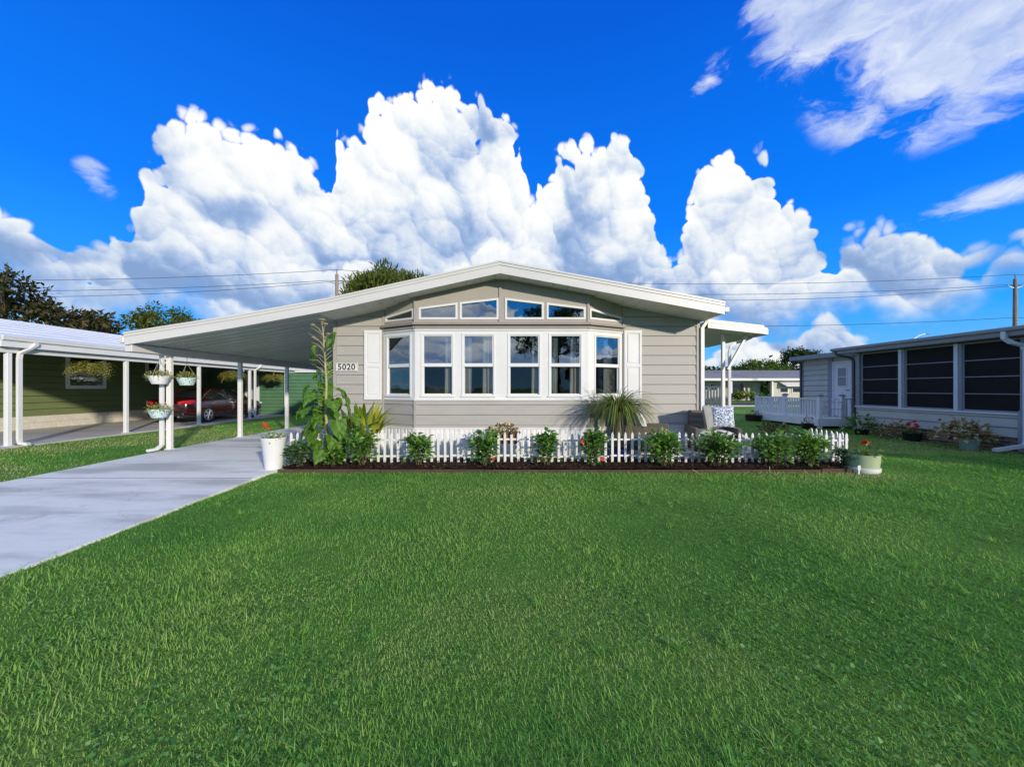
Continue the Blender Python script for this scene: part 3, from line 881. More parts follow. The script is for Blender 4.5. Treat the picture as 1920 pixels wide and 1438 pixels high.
tag(put('clover', me, M['clover']), 'small clover and flat weeds mixed into the lawn', None, None, 'stuff')

# ------------------------------------------------------------------ flower bed
x0, x1, y0, y1 = BED
nx, ny = 160, 14
gxx, gyy = np.meshgrid(np.linspace(x0, x1, nx), np.linspace(y0, y1, ny))
gz = 0.045 + 0.025 * vnoise(gxx * 7, gyy * 7, 31) + 0.015 * vnoise(gxx * 22, gyy * 22, 32)
V = np.stack([gxx, gyy, gz], -1).reshape(-1, 3)
idx = np.arange(nx * ny).reshape(ny, nx)
F = np.stack([idx[:-1, :-1], idx[:-1, 1:], idx[1:, 1:], idx[1:, :-1]], -1).reshape(-1, 4)
me = np_mesh('flower_bed', V, [F], None, True)
M['mulch'] = surf('dark_bark_mulch', (0.035, 0.021, 0.014), 0.95, 0.45, 25.0, 0.9, 60, 0.1)
tag(put('flower_bed', me, M['mulch']), 'dark mulch flower bed in front of the picket fence', None, None, 'structure')
nc = 5200
cx = rng.uniform(x0, x1, nc); cy = rng.uniform(y0 + 0.02, y1, nc)
cz = 0.06 + 0.02 * rng.random(nc)
me = leaf_mesh('mulch_chips', np.stack([cx, cy, cz], 1), rng.normal(0, 1, (nc, 3)) * [1, 1, 0.35], rng.normal(0, 1, (nc, 3)) * [.4, .4, 1], rng.uniform(0.03, 0.085, nc), rng.uniform(0.012, 0.03, nc), rng.random(nc), 0.1, 0.0)
M['chips'] = leafmat('bark_chip', [(0, (0.012, 0.008, 0.006)), (0.6, (0.045, 0.025, 0.016)), (1, (0.11, 0.065, 0.04))], 0.9, 0.0, 0.1)
o = put('mulch_chips', me, M['chips']); tag(o, 'loose bark mulch chips covering the flower bed', None, None, 'stuff')
edge = empty('bed_edging', (1.0, 6.5, 0), 'low weathered brown board edging along the front of the flower bed', 'edging')
xx = x0 - 0.02
k = 0
while xx < x1:
    L_ = min(random.uniform(1.75, 2.4), x1 + 0.02 - xx)
    dyk = random.uniform(-0.012, 0.012); hz = random.uniform(0.05, 0.066)
    bevel(put('board', MB().box(xx, xx + L_ - 0.006, y0 - 0.045 + dyk, y0 - 0.012 + dyk, -0.03, hz), M['wood_brown'], edge), 0.006)
    xx += L_; k += 1
put('board', MB().box(x1 + 0.018, x1 + 0.05, y0 - 0.03, y1, -0.03, 0.075), M['wood_brown'], edge)
put('board', MB().box(x0 - 0.055, x0 - 0.024, y0 + 0.05, y1, -0.03, 0.075), M['wood_brown'], edge)

# ================================================================== the home: greige siding, white bay, long carport
YW, YB, YF = 8.60, 8.15, 7.72
home = empty('mobile_home', (0.1, 8.6, 0), 'greige single-storey home with white bay windows, low gable roof and attached carport', 'house')
APEX = (-0.246, 3.776)
SOF = [(-7.76, 2.339), (-5.56, 2.683), (-3.70, 3.018), APEX, (4.26, 2.953)]     # underside of the roof, left to right


def sof(x):
    return float(np.interp(x, [p[0] for p in SOF], [p[1] for p in SOF]))


def clip_top(x0, x1, z0, z1, drop=0.0):
    """rectangle clipped by the soffit line"""
    xs_ = sorted({x0, x1, *[p[0] for p in SOF if x0 < p[0] < x1]})
    fine_x = []
    for a, b in zip(xs_[:-1], xs_[1:]):
        fine_x.append(a)
        sa, sb = sof(a) - drop, sof(b) - drop
        if (sa - z1) * (sb - z1) < 0: fine_x.append(a + (b - a) * (z1 - sa) / (sb - sa))
        if (sa - z0) * (sb - z0) < 0: fine_x.append(a + (b - a) * (z0 - sa) / (sb - sa))
    fine_x.append(xs_[-1])
    up = [(x, min(z1, sof(x) - drop)) for x in fine_x if sof(x) - drop > z0 - 1e-6]
    if len(up) < 2: return None
    return [(up[0][0], z0), (up[-1][0], z0)] + up[::-1] if up[-1][1] > z0 + 1e-4 and up[0][1] > z0 + 1e-4 else \
        ([(up[0][0], z0)] + up[::-1] if up[-1][1] <= z0 + 1e-4 else [(up[-1][0], z0)] + up[::-1])


def dedupe(pts):
    out = []
    for p in pts:
        if not out or abs(p[0] - out[-1][0]) + abs(p[1] - out[-1][1]) > 1e-4: out.append(p)
    if abs(out[0][0] - out[-1][0]) + abs(out[0][1] - out[-1][1]) < 1e-4: out.pop()
    return out


def lap(parent, fr, u0, u1, zlist, mat, n_in=0.0, clipper=None, proud=0.018, gap_=0.010):
    """lapped siding, one object per board"""
    for z0, z1 in zip(zlist[:-1], zlist[1:]):
        gap = gap_ if z1 - z0 > 0.1 else 0.0
        pts = clipper(u0, u1, z0, z1 - gap) if clipper else [(u0, z0), (u1, z0), (u1, z1 - gap), (u0, z1 - gap)]
        if not pts: continue
        pts = dedupe(pts)
        if len(pts) < 3: continue
        h = z1 - z0
        o = put('siding_board', MB().prism(fr, pts, n_in - 0.02, 0, lambda u, z: n_in + 0.003 + proud * (z1 - z) / h), mat, parent)


FW = Frame((0, YW, 0), (1, 0, 0), (0, -1, 0))
FB = Frame((0, YB, 0), (1, 0, 0), (0, -1, 0))
BL, BR, WL, WR = -2.054, 1.614, -2.859, 2.477
FL = Frame((WL, YW, 0), (BL - WL, YB - YW, 0)); LL = math.hypot(BL - WL, YB - YW)
FR_ = Frame((BR, YB, 0), (WR - BR, YW - YB, 0)); LR = math.hypot(WR - BR, YW - YB)
HX0, HX1 = -3.97, 4.17

# wall cores
put('wall', MB().prism(FW, [(HX0, 0), (WL, 0), (WL, sof(WL) + .05), (HX0, sof(HX0) + .05)], -0.14, -0.021), M['siding'], home)
put('wall', MB().prism(FW, [(WR, 0), (HX1, 0), (HX1, sof(HX1) + .05), (WR, sof(WR) + .05)], -0.14, -0.021), M['siding'], home)
put('wall', MB().box(HX0, HX0 + .12, YW + 0.15, 22, 0, sof(HX0) + .05), M['siding'], home)
put('wall', MB().box(HX1 - .12, HX1, YW + 0.15, 22, 0, sof(HX1) + .05), M['siding'], home)
put('wall', MB().prism(Frame((0, 22, 0), (1, 0, 0), (0, -1, 0)), [(HX0 + .13, 0), (HX1 - .13, 0), (HX1 - .13, sof(HX1)), (APEX[0], APEX[1]), (HX0 + .13, sof(HX0))], -0.12, 0), M['siding'], home)
# room behind the windows
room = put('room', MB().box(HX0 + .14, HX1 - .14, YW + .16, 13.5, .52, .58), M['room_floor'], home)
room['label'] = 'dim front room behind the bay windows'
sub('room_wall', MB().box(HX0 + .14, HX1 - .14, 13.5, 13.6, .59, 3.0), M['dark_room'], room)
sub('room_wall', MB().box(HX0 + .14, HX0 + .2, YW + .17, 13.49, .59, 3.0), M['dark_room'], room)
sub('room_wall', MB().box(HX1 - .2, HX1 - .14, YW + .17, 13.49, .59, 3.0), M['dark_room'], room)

courses = [0.625, 0.688] + [0.688 + 0.216 * k for k in range(1, 15)]
lap(home, FW, HX0 + 0.062, WL - 0.03, courses, M['siding'], 0, clip_top)
lap(home, FW, WR + 0.03, HX1 - 0.062, courses, M['siding'], 0, clip_top)
# corner trims
for u0, u1, ztop in ((HX0 - .012, HX0 + .06, sof(HX0)), (WL - .028, WL + .01, sof(WL)), (WR - .01, WR + .028, sof(WR)), (HX1 - .06, HX1 + .012, sof(HX1))):
    put('corner_trim', MB().fbox(FW, u0, u1, -0.02, 0.03, 0.60, ztop - 0.002), M['trim'], home)
# thin joint post at each bay corner below the sill and above the ledge
for fr, L_ in ((FL, LL), (FB, None), (FR_, LR)):
    u0, u1 = (BL, BR) if L_ is None else (0, L_)
    put('wall', MB().fbox(fr, u0, u1, -0.10, -0.021, 0.0, 1.213), M['siding'], home)
    lap(home, fr, u0 + 0.02, u1 - 0.02, [0.625, 0.688, 0.904, 1.12, 1.213], M['siding'], 0)
for x, y in ((BL, YB), (BR, YB)):
    put('corner_trim', MB().box(x - .022, x + .022, y - .026, y + .03, 0.60, 1.213), M['trim'], home)
    put('corner_trim', MB().box(x - .022, x + .022, y - .022, y + .03, 2.852, sof(x) - .002), M['trim'], home)
put('corner_trim', MB().box(APEX[0] - .03, APEX[0] + .03, YB - .024, YB - .002, 2.852, APEX[1] - .004), M['trim'], home)

# white vinyl skirting in grooved panels
def skirting(fr, u0, u1, zt=0.625):
    w = 0.30; n_ = max(1, round((u1 - u0) / w)); w = (u1 - u0) / n_
    for k in range(n_):
        a = u0 + k * w
        mbk = MB().fbox(fr, a + .004, a + w - .004, 0.004, 0.018, 0.0, zt - .03)
        for j in range(3):
            mbk.fbox(fr, a + .03 + j * w / 3, a + .03 + j * w / 3 + w / 3 - .045, 0.018, 0.028, 0.0, zt - .03)
        put('skirting_panel', mbk, M['skirt'], home)
    put('skirting_rail', MB().fbox(fr, u0 - .01, u1 + .01, -0.02, 0.036, zt - .028, zt + .004), M['white'], home)
skirting(FW, HX0, WL); skirting(FW, WR, HX1)
skirting(FL, 0, LL); skirting(FB, BL, BR); skirting(FR_, 0, LR)


# ---- windows
def hung_window(parent, fr, g0, g1, zt=2.567, zb=1.348, name='window', label=None, mats=('glass_top', 'glass')):
    """double-hung window: outer frame, two sashes, meeting rail, two panes"""
    mt = 1.950
    o0, o1, ob, ot = g0 - .062, g1 + .062, zb - .06, zt + .055
    w = put(name, MB().ringpoly(fr, [(o0, ob), (o1, ob), (o1, ot), (o0, ot)], [(g0 - .022, zb - .02), (g1 + .022, zb - .02), (g1 + .022, zt + .02), (g0 - .022, zt + .02)], -0.06, 0.012), M['vinyl'], parent)
    if label: w['label'] = label
    bevel(w, 0.004)
    s_ = sub('upper_sash', MB().ringpoly(fr, [(g0 - .021, mt - .03), (g1 + .021, mt - .03), (g1 + .021, zt + .019), (g0 - .021, zt + .019)], [(g0, mt + .04), (g1, mt + .04), (g1, zt), (g0, zt)], -0.03, -0.004), M['vinyl'], w)
    s2 = sub('lower_sash', MB().ringpoly(fr, [(g0 - .021, zb - .019), (g1 + .021, zb - .019), (g1 + .021, mt - .005), (g0 - .021, mt - .005)], [(g0, zb), (g1, zb), (g1, mt - .037), (g0, mt - .037)], -0.055, -0.032), M['vinyl'], w)
    sub('pane', MB().fbox(fr, g0 - .004, g1 + .004, -0.021, -0.017, mt + .036, zt + .004), M[mats[0]], w)
    sub('pane', MB().fbox(fr, g0 - .004, g1 + .004, -0.046, -0.042, zb - .004, mt - .033), M[mats[1]], w)
    sub('sill', MB().fbox(fr, o0 - .01, o1 + .01, 0.0122, 0.03, ob - .012, ob + .014), M['vinyl'], w)
    return w


front_g = [(-1.863, -1.287), (-1.005, -.418), (-.034, .553), (.835, 1.434)]
side_g = (0.135, 0.135 + 0.62)
for i, (a, b) in enumerate(front_g):
    hung_window(home, FB, a, b, label=['front bay window next to the left angled pane', 'front bay window left of the middle mullion', 'front bay window right of the middle mullion', 'front bay window next to the right angled pane'][i])
hung_window(home, FL, *side_g, label='angled bay window beside the left shutter')
hung_window(home, FR_, LR - side_g[1], LR - side_g[0], label='angled bay window behind the drooping palm')


def casing(fr, u0, u1, opens):
    mbk = MB().fbox(fr, u0, u1, -0.06, 0.0, 1.213, 1.288 - .0005).fbox(fr, u0, u1, -0.06, 0.0, 2.6225, 2.714)
    e = [u0] + [x for o_ in opens for x in (o_[0] - .0625, o_[1] + .0625)] + [u1]
    for a, b in zip(e[::2], e[1::2]):
        mbk.fbox(fr, a, b, -0.06, 0.0, 1.288, 2.622)
    put('window_casing', mbk, M['white'], home)
    put('casing_rail', MB().fbox(fr, u0 - .004, u1 + .004, 0.0005, 0.028, 1.205, 1.238), M['white'], home)
    put('casing_rail', MB().fbox(fr, u0 - .004, u1 + .004, 0.0005, 0.022, 2.682, 2.716), M['white'], home)
casing(FB, BL, BR, front_g)
casing(FL, 0, LL, [side_g])
casing(FR_, 0, LR, [(LR - side_g[1], LR - side_g[0])])

# mauve ledge over the windows: two stepped mouldings
for fr, u0, u1 in ((FL, -0.01, LL + .03), (FB, BL - .04, BR + .04), (FR_, -.03, LR + .01)):
    put('ledge', MB().fbox(fr, u0, u1, -0.06, 0.035, 2.7165, 2.775).fbox(fr, u0, u1, -0.06, 0.085, 2.7975, 2.850), M['mauve'], home)
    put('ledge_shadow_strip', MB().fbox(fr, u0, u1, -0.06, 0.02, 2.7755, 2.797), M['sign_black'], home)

# clerestory strip with sloped-top windows
def clerestory(fr, u0, u1, wins, top):
    """wall panel pieces around trapezoid openings + the windows"""
    zb0 = 2.850
    ops = sorted(wins)
    zs = min(w[2] for w in ops)
    pieces = [[(u0, zb0), (u1, zb0), (u1, zs), (u0, zs)]]
    e = [u0] + [x for w in ops for x in (w[0], w[1])] + [u1]
    for i, (a, b) in enumerate(zip(e[::2], e[1::2])):
        if b - a > 1e-4:
            ta = ops[i - 1][4] if i > 0 else ops[0][3]
            tb = ops[i][3] if i < len(ops) else ops[-1][4]
            pieces.append([(a, zs), (b, zs), (b, tb), (a, ta)])
            pk = [(a, ta), (b, tb), (b, top(b))] + ([(APEX[0], top(APEX[0]))] if fr is FB and a < APEX[0] < b else []) + [(a, top(a))]
            pieces.append(pk)
    for w in ops:
        pieces.append([(w[0], w[3]), (w[1], w[4]), (w[1], top(w[1])), (w[0], top(w[0]))])
    for p in pieces:
        put('gable_panel', MB().prism(fr, p, -0.06, 0.0), M['gable'], home)
    for w in ops:
        a, b, z0, zl, zr = w
        t = 0.042; sl = (zr - zl) / (b - a)
        inn = [(a + t, z0 + t), (b - t, z0 + t), (b - t, max(zr - t - sl * t, z0 + t + .004)), (a + t, max(zl - t + sl * t, z0 + t + .004))]
        f = put('clerestory_window', MB().ringpoly(fr, [(a, z0), (b, z0), (b, zr), (a, zl)], inn, -0.05, 0.015), M['vinyl'], home)
        sub('pane', MB().prism(fr, [(inn[0][0] - .004, inn[0][1] - .004), (inn[1][0] + .004, inn[1][1] - .004), (inn[2][0] + .004, inn[2][1] + .004), (inn[3][0] - .004, inn[3][1] + .004)], -0.03, -0.025), M['glass_top'], f)


clerestory(FB, BL, BR, [(-1.975, -1.151, 2.917, 3.166, 3.273), (-1.106, -.282, 2.917, 3.279, 3.371), (-.147, .673, 2.917, 3.371, 3.272), (.731, 1.558, 2.917, 3.272, 3.172)], lambda u: sof(u) + .02)
clerestory(FL, 0, LL, [(.03, LL - .035, 2.925, 3.045, 3.160)], lambda u: sof(WL + (BL - WL) * u / LL) + .02)
clerestory(FR_, 0, LR, [(.035, LR - .03, 2.925, 3.160, 3.045)], lambda u: sof(BR + (WR - BR) * u / LR) + .02)

# shutters: frame and two raised panels each
for u0, u1, lab in ((-3.288, -2.896, 'left white shutter beside the house number'), (2.492, 2.884, 'right white shutter behind the palm')):
    sh = put('shutter', MB().ringpoly(FW, [(u0, 1.205), (u1, 1.205), (u1, 2.752), (u0, 2.752)], [(u0 + .055, 1.30), (u1 - .055, 1.30), (u1 - .055, 2.68), (u0 + .055, 2.68)], 0.022, 0.052).fbox(FW, u0 + .055, u1 - .055, 0.022, 0.052, 1.925, 2.005).fbox(FW, u0 + .01, u1 - .01, 0.022, 0.034, 1.22, 2.74), M['vinyl'], home)
    sh['label'] = lab
    bevel(sh, 0.006)
    for z0, z1 in ((1.325, 1.90), (2.03, 2.655)):
        bevel(sub('raised_panel', MB().fbox(FW, u0 + .078, u1 - .078, 0.0345, 0.048, z0, z1), M['vinyl'], sh), 0.012)

# house number plate
np_ = put('number_plate', MB().fbox(FW, -3.93, -3.425, 0.024, 0.042, 1.835, 2.025), M['white'], home)
np_['label'] = 'white plate with the house number 5020'
bevel(np_, 0.008)
fc_ = bpy.data.curves.new('digits', 'FONT')
fc_.body = '5020'; fc_.size = 0.185; fc_.extrude = 0.003; fc_.offset = 0.0035; fc_.align_x = 'CENTER'; fc_.align_y = 'CENTER'; fc_.space_character = 1.08
tmp = bpy.data.objects.new('tmp_text', fc_); COL.objects.link(tmp)
bpy.context.view_layer.update()
dme = bpy.data.meshes.new_from_object(tmp.evaluated_get(bpy.context.evaluated_depsgraph_get()))
bpy.data.objects.remove(tmp, do_unlink=True)
dme.transform(Matrix.Translation((-3.6775, YW - 0.046, 1.93)) @ Matrix.Rotation(R(90), 4, 'X'))
dme.materials.clear()
sub('digits', dme, M['sign_black'], np_)
sub('plate_border', MB().ringpoly(FW, [(-3.918, 1.847), (-3.437, 1.847), (-3.437, 2.013), (-3.918, 2.013)], [(-3.912, 1.853), (-3.443, 1.853), (-3.443, 2.007), (-3.912, 2.007)], 0.0425, 0.0445), M['sign_black'], np_)

# ---- roof
T = 0.235
def roof_slab(x0, x1, y0, y1):
    xs_ = [x0] + [p[0] for p in SOF if x0 < p[0] < x1] + [x1]
    pts = [(x, sof(x) + .021) for x in xs_] + [(x, sof(x) + T - .01) for x in xs_[::-1]]
    mbk = MB()
    for a, b in zip(xs_[:-1], xs_[1:]):
        mbk.prism(Frame((0, y0, 0), (1, 0, 0), (0, -1, 0)), [(a, sof(a) + .021), (b, sof(b) + .021), (b, sof(b) + T - .01), (a, sof(a) + T - .01)], -(y1 - y0), 0)
    return mbk
roof = put('roof', roof_slab(-3.72, 4.26, YF + .012, 22.4), M['roof_white'], home)
for a, b in zip(SOF[:-1], SOF[1:]):
    fr = Frame((0, YF, 0), (1, 0, 0), (0, -1, 0))
    sub('fascia_board', MB().prism(fr, [(a[0], a[1] - .012), (b[0], b[1] - .012), (b[0], b[1] + .152), (a[0], a[1] + .152)], -0.011, 0.012), M['fascia'], roof)
    sub('drip_edge', MB().prism(fr, [(a[0], a[1] + .1525), (b[0], b[1] + .1525), (b[0], b[1] + T), (a[0], a[1] + T)], -0.011, 0.026), M['fascia'], roof)
    sub('drip_edge', MB().prism(fr, [(a[0], a[1] + T - .028), (b[0], b[1] + T - .028), (b[0], b[1] + T + .006), (a[0], a[1] + T + .006)], 0.0265, 0.040), M['fascia'], roof)
# soffit boards between the fascia and the wall
xs_ = np.arange(-3.95, 4.24, 0.30)
for x in xs_:
    a, b = float(x) + .004, min(float(x) + .296, 4.24)
    yb_ = YW - 0.002
    if a > BL and b < BR: yb_ = YB - .03
    elif a > WL - .3 and b < BL + .3: yb_ = YW - (YW - YB) * np.clip((0.5 * (a + b) - WL) / (BL - WL), 0, 1) - .03
    elif a > BR - .3 and b < WR + .3: yb_ = YB + (YW - YB) * np.clip((0.5 * (a + b) - BR) / (WR - BR), 0, 1) - .03
    sub('soffit_panel', MB().add([(a, YF + .013, sof(a)), (b, YF + .013, sof(b)), (b, yb_, sof(b)), (a, yb_, sof(a)), (a, YF + .013, sof(a) + .02), (b, YF + .013, sof(b) + .02), (b, yb_, sof(b) + .02), (a, yb_, sof(a) + .02)],
                                 [(0, 3, 2, 1), (4, 5, 6, 7), (0, 1, 5, 4), (1, 2, 6, 5), (2, 3, 7, 6), (3, 0, 4, 7)]), M['soffit'], roof)
# vent strip along the wall head
for a, b in zip(SOF[2:-1], SOF[3:]):
    x0_, x1_ = max(a[0], BL), min(b[0], BR)
    sub('soffit_vent', MB().prism(FB, [(x0_, sof(x0_) - .028), (x1_, sof(x1_) - .028), (x1_, sof(x1_) - .0005), (x0_, sof(x0_) - .0005)], 0.002, 0.05), M['mauve'], roof)
# right eave gutter
put('gutter', MB().box(4.262, 4.36, YF - .01, 22.3, 2.985, 3.09, 0.012), M['fascia'], home)
put('downspout', MB().duct([(4.31, YW - .06, 2.985), (4.31, YW - .05, 2.93), (4.225, YW - .045, 2.80), (4.225, YW - .045, 0.12), (4.25, YW - .12, 0.06)], 0.075, 0.06, (1, 0, 0)), M['white'], home)

# carport: pans spanning from the wall to the beam, beam, posts
CY1 = 16.4
car_roof = put('carport_roof', MB().prism(Frame((0, YF + .012, 0), (1, 0, 0), (0, -1, 0)), [(-7.76, sof(-7.76) + .06), (-5.56, sof(-5.56) + .06), (-3.722, sof(-3.722) + .06), (-3.722, sof(-3.722) + T - .012), (-5.56, sof(-5.56) + T - .012), (-7.76, sof(-7.76) + T - .012)], -(CY1 - YF), 0), M['roof_white'], home)
y = YF + .014
while y < CY1:
    mbk = MB()
    for (a, b) in ((-7.70, -5.56), (-5.56, -3.985)):
        mbk.add([(a, y + .003, sof(a) + .02), (b, y + .003, sof(b) + .02), (b, y + .297, sof(b) + .02), (a, y + .297, sof(a) + .02), (a, y + .003, sof(a) + .058), (b, y + .003, sof(b) + .058), (b, y + .297, sof(b) + .058), (a, y + .297, sof(a) + .058)],
                [(0, 3, 2, 1), (4, 5, 6, 7), (0, 1, 5, 4), (2, 3, 7, 6)])
        mbk.add([(a, y + .282, sof(a) + .004), (b, y + .282, sof(b) + .004), (b, y + .297, sof(b) + .004), (a, y + .297, sof(a) + .004), (a, y + .282, sof(a) + .0195), (b, y + .282, sof(b) + .0195), (b, y + .297, sof(b) + .0195), (a, y + .297, sof(a) + .0195)],
                [(0, 3, 2, 1), (0, 1, 5, 4), (2, 3, 7, 6)])
    sub('roof_pan', mbk, M['carport_under'], car_roof)
    y += 0.30
put('carport_beam', MB().box(-7.79, -7.65, YF + .03, CY1, 2.20, 2.345, 0.006), M['fascia'], home)
put('gutter', MB().box(-7.90, -7.795, YF - .0, CY1, 2.37, 2.50, 0.015), M['fascia'], home)
for y in (8.68, 10.93, 13.2, 15.45):
    ps = put('carport_post', MB().box(-7.765, -7.665, y - .045, y + .045, drive_z(y) - .02, 2.1995, 0.008), M['white'], home)
    sub('post_foot', MB().box(-7.785, -7.645, y - .065, y + .065, drive_z(y) - .01, drive_z(y) + .018, .004), M['alu'], ps)
put('downspout', MB().duct([(-7.85, 8.5, 2.37), (-7.85, 8.5, 2.32), (-7.83, 8.60, 2.20), (-7.82, 8.60, 2.12), (-7.82, 8.60, 0.20), (-7.86, 8.52, 0.12), (-7.95, 8.40, 0.10)], 0.07, 0.055, (1, 0, 0)), M['white'], home)

# right-hand side awning over the side patio
def aw(x): return 2.81 + (2.665 - 2.81) * (x - 4.38) / (5.69 - 4.38)
AY0, AY1 = 8.62, 11.3
awn = put('side_awning', MB().prism(Frame((0, AY0, 0), (1, 0, 0), (0, -1, 0)), [(4.375, aw(4.375) + .05), (5.69, aw(5.69) + .05), (5.69, aw(5.69) + .16), (4.375, aw(4.375) + .16)], -(AY1 - AY0), 0), M['roof_white'], home)
sub('fascia_board', MB().prism(Frame((0, AY0, 0), (1, 0, 0), (0, -1, 0)), [(4.375, aw(4.375)), (5.72, aw(5.72)), (5.72, aw(5.72) + .12), (4.375, aw(4.375) + .12)], 0.002, 0.028), M['fascia'], awn)
sub('drip_edge', MB().prism(Frame((0, AY0, 0), (1, 0, 0), (0, -1, 0)), [(4.375, aw(4.375) + .1205), (5.62, aw(5.62) + .1205), (5.62, aw(5.62) + .19), (4.375, aw(4.375) + .19)], 0.002, 0.038), M['fascia'], awn)
sub('fascia_board', MB().box(5.692, 5.72, AY0 + .0, AY1, aw(5.7) - .005, aw(5.7) + .15), M['fascia'], awn)
y = AY0 + .004
while y < AY1 - .1:
    sub('roof_pan', MB().add([(4.376, y, aw(4.376)), (5.688, y, aw(5.688)), (5.688, y + .29, aw(5.688)), (4.376, y + .29, aw(4.376)), (4.376, y, aw(4.376) + .045), (5.688, y, aw(5.688) + .045), (5.688, y + .29, aw(5.688) + .045), (4.376, y + .29, aw(4.376) + .045)],
                             [(0, 3, 2, 1), (4, 5, 6, 7), (0, 1, 5, 4), (2, 3, 7, 6)]), M['carport_under'], awn)
    y += .298
put('awning_post', MB().box(4.955, 5.025, 9.07, 9.14, 0.0, aw(4.99) - .002, 0.005), M['white'], home)
put('awning_brace', MB().duct([(5.00, 8.93, 1.90), (5.45, 8.93, 2.70)], 0.06, 0.05, (0, 1, 0)), M['white'], home)
put('downspout', MB().duct([(5.66, 9.12, 2.66), (5.58, 9.10, 2.60), (5.26, 9.06, 2.53), (5.14, 9.05, 2.44), (5.105, 9.04, 2.30), (5.105, 9.04, 0.62), (5.14, 9.02, 0.50), (5.55, 8.70, 0.20), (5.62, 8.65, 0.14)], 0.07, 0.055, (0.25, 1, 0)), M['white'], home)

# curtains hanging inside
def curtain(fr, u0, u1, z0=1.30, z1=2.62, n_=-0.115):
    k = 26; vs, fs = [], []
    for i in range(k + 1):
        t = i / k; u = u0 + (u1 - u0) * t
        dn = 0.018 * math.sin(t * (u1 - u0) / 0.045 * 3.1) + .006 * math.sin(t * 31)
        for z, s_ in ((z0, 1.25), ((z0 + z1) / 2, 1.0), (z1, 0.7)):
            vs.append(fr.p(u + .01 * math.sin(z * 3 + i), n_ + dn * s_, z))
    for i in range(k):
        for j in range(2): fs.append((i * 3 + j, i * 3 + 3 + j, i * 3 + 4 + j, i * 3 + 1 + j))
    return MB().add(vs, fs)
cur = [(FL, .10, .42, 'left curtain in the angled window by the left shutter'), (FB, -1.44, -1.24, 'right curtain in the window next to the left angled pane'),
       (FB, -1.05, -.86, 'left curtain in the window left of the middle mullion'), (FB, -.63, -.38, 'right curtain in the window left of the middle mullion'),
       (FB, .42, .60, 'narrow curtain in the window right of the middle mullion'), (FB, .79, .98, 'left curtain in the window next to the right angled pane'),
       (FB, 1.24, 1.47, 'right curtain in the window next to the right angled pane'), (FR_, LR - .46, LR - .10, 'curtain in the angled window behind the palm')]
for fr, a, b, lab in cur:
    o = put('curtain', curtain(fr, a, b), M['curtain']); smooth(o)
    tag(o, 'pale ' + lab, 'curtain', 'curtains behind the bay windows')

# ================================================================== picket fence
fence = empty('picket_fence', (1.0, 7.3, 0), 'low white picket fence standing behind the shrubs of the flower bed', 'fence')
pk_mesh = {}
def picket_mesh(h):
    key = round(h, 3)
    if key not in pk_mesh:
        w = 0.023; fr = Frame((0, 0, 0), (1, 0, 0), (0, -1, 0))
        pk_mesh[key] = MB().prism(fr, [(-w, 0), (w, 0), (w, h - .052), (w * .62, h - .02), (0, h), (-w * .62, h - .02), (-w, h - .052)], 0, 0.016).mesh('picket')
        pk_mesh[key].materials.append(M['vinyl'])
    return pk_mesh[key]
FX0, FX1, FY = -4.18, 6.33, 7.30
def add_picket(x, y, z, h, rz=0.0, tilt=0.0):
    o = bpy.data.objects.new('picket', picket_mesh(h)); COL.objects.link(o)
    o.parent = fence; o.matrix_parent_inverse = Matrix.Translation(-fence.location)
    o.location = (x, y, z); o.rotation_euler = (0, tilt, rz)
npk = int((FX1 - FX0) / 0.1265)
panel_dz = [random.uniform(-.012, .012) for _ in range(10)]
for i in range(npk + 1):
    x = FX0 + i * (FX1 - FX0) / npk
    p_ = i // 12
    add_picket(x + random.uniform(-.003, .003), FY + random.uniform(-.003, .003), 0.01, 0.615 + round(panel_dz[p_], 3), 0, random.uniform(-.010, .010))
for p_ in range((npk + 12) // 12):
    xa = FX0 + p_ * 12 * (FX1 - FX0) / npk - .04; xb = min(FX0 + (p_ + 1) * 12 * (FX1 - FX0) / npk - .06, FX1 + .03)
    for z in (0.176, 0.482):
        put('rail', MB().box(xa, xb, FY + .004, FY + .022, z - .018 + panel_dz[p_], z + .018 + panel_dz[p_], .003), M['vinyl'], fence)
for i in range(1, 8):
    add_picket(FX1 + .03, FY + i * .126, 0.01, 0.605, R(90), random.uniform(-.01, .01))
for z in (0.176, 0.482):
    put('rail', MB().box(FX1 + .034, FX1 + .05, FY, FY + 8 * .126, z - .018, z + .018, .003), M['vinyl'], fence)

# paved patio between fence and wall, white-edged
tag(put('patio', MB().box(2.45, 5.25, 7.66, 8.565, -0.02, 0.18, 0.01), M['slab']), 'raised concrete patio between picket fence and house wall', None, None, 'structure')


# ================================================================== plants
def rand_dir(n, r):
    return unit(r.normal(0, 1, (n, 3)))


def stem_path(r, base, top, wob=0.05, seg=5):
    pts = []
    for k in range(seg + 1):
        t = k / seg
        p = np.array(base) * (1 - t) + np.array(top) * t
        p[:2] += r.normal(0, wob, 2) * math.sin(math.pi * t) * .6
        p[2] += 0.05 * math.sin(math.pi * t)
        pts.append(tuple(p))
    return pts


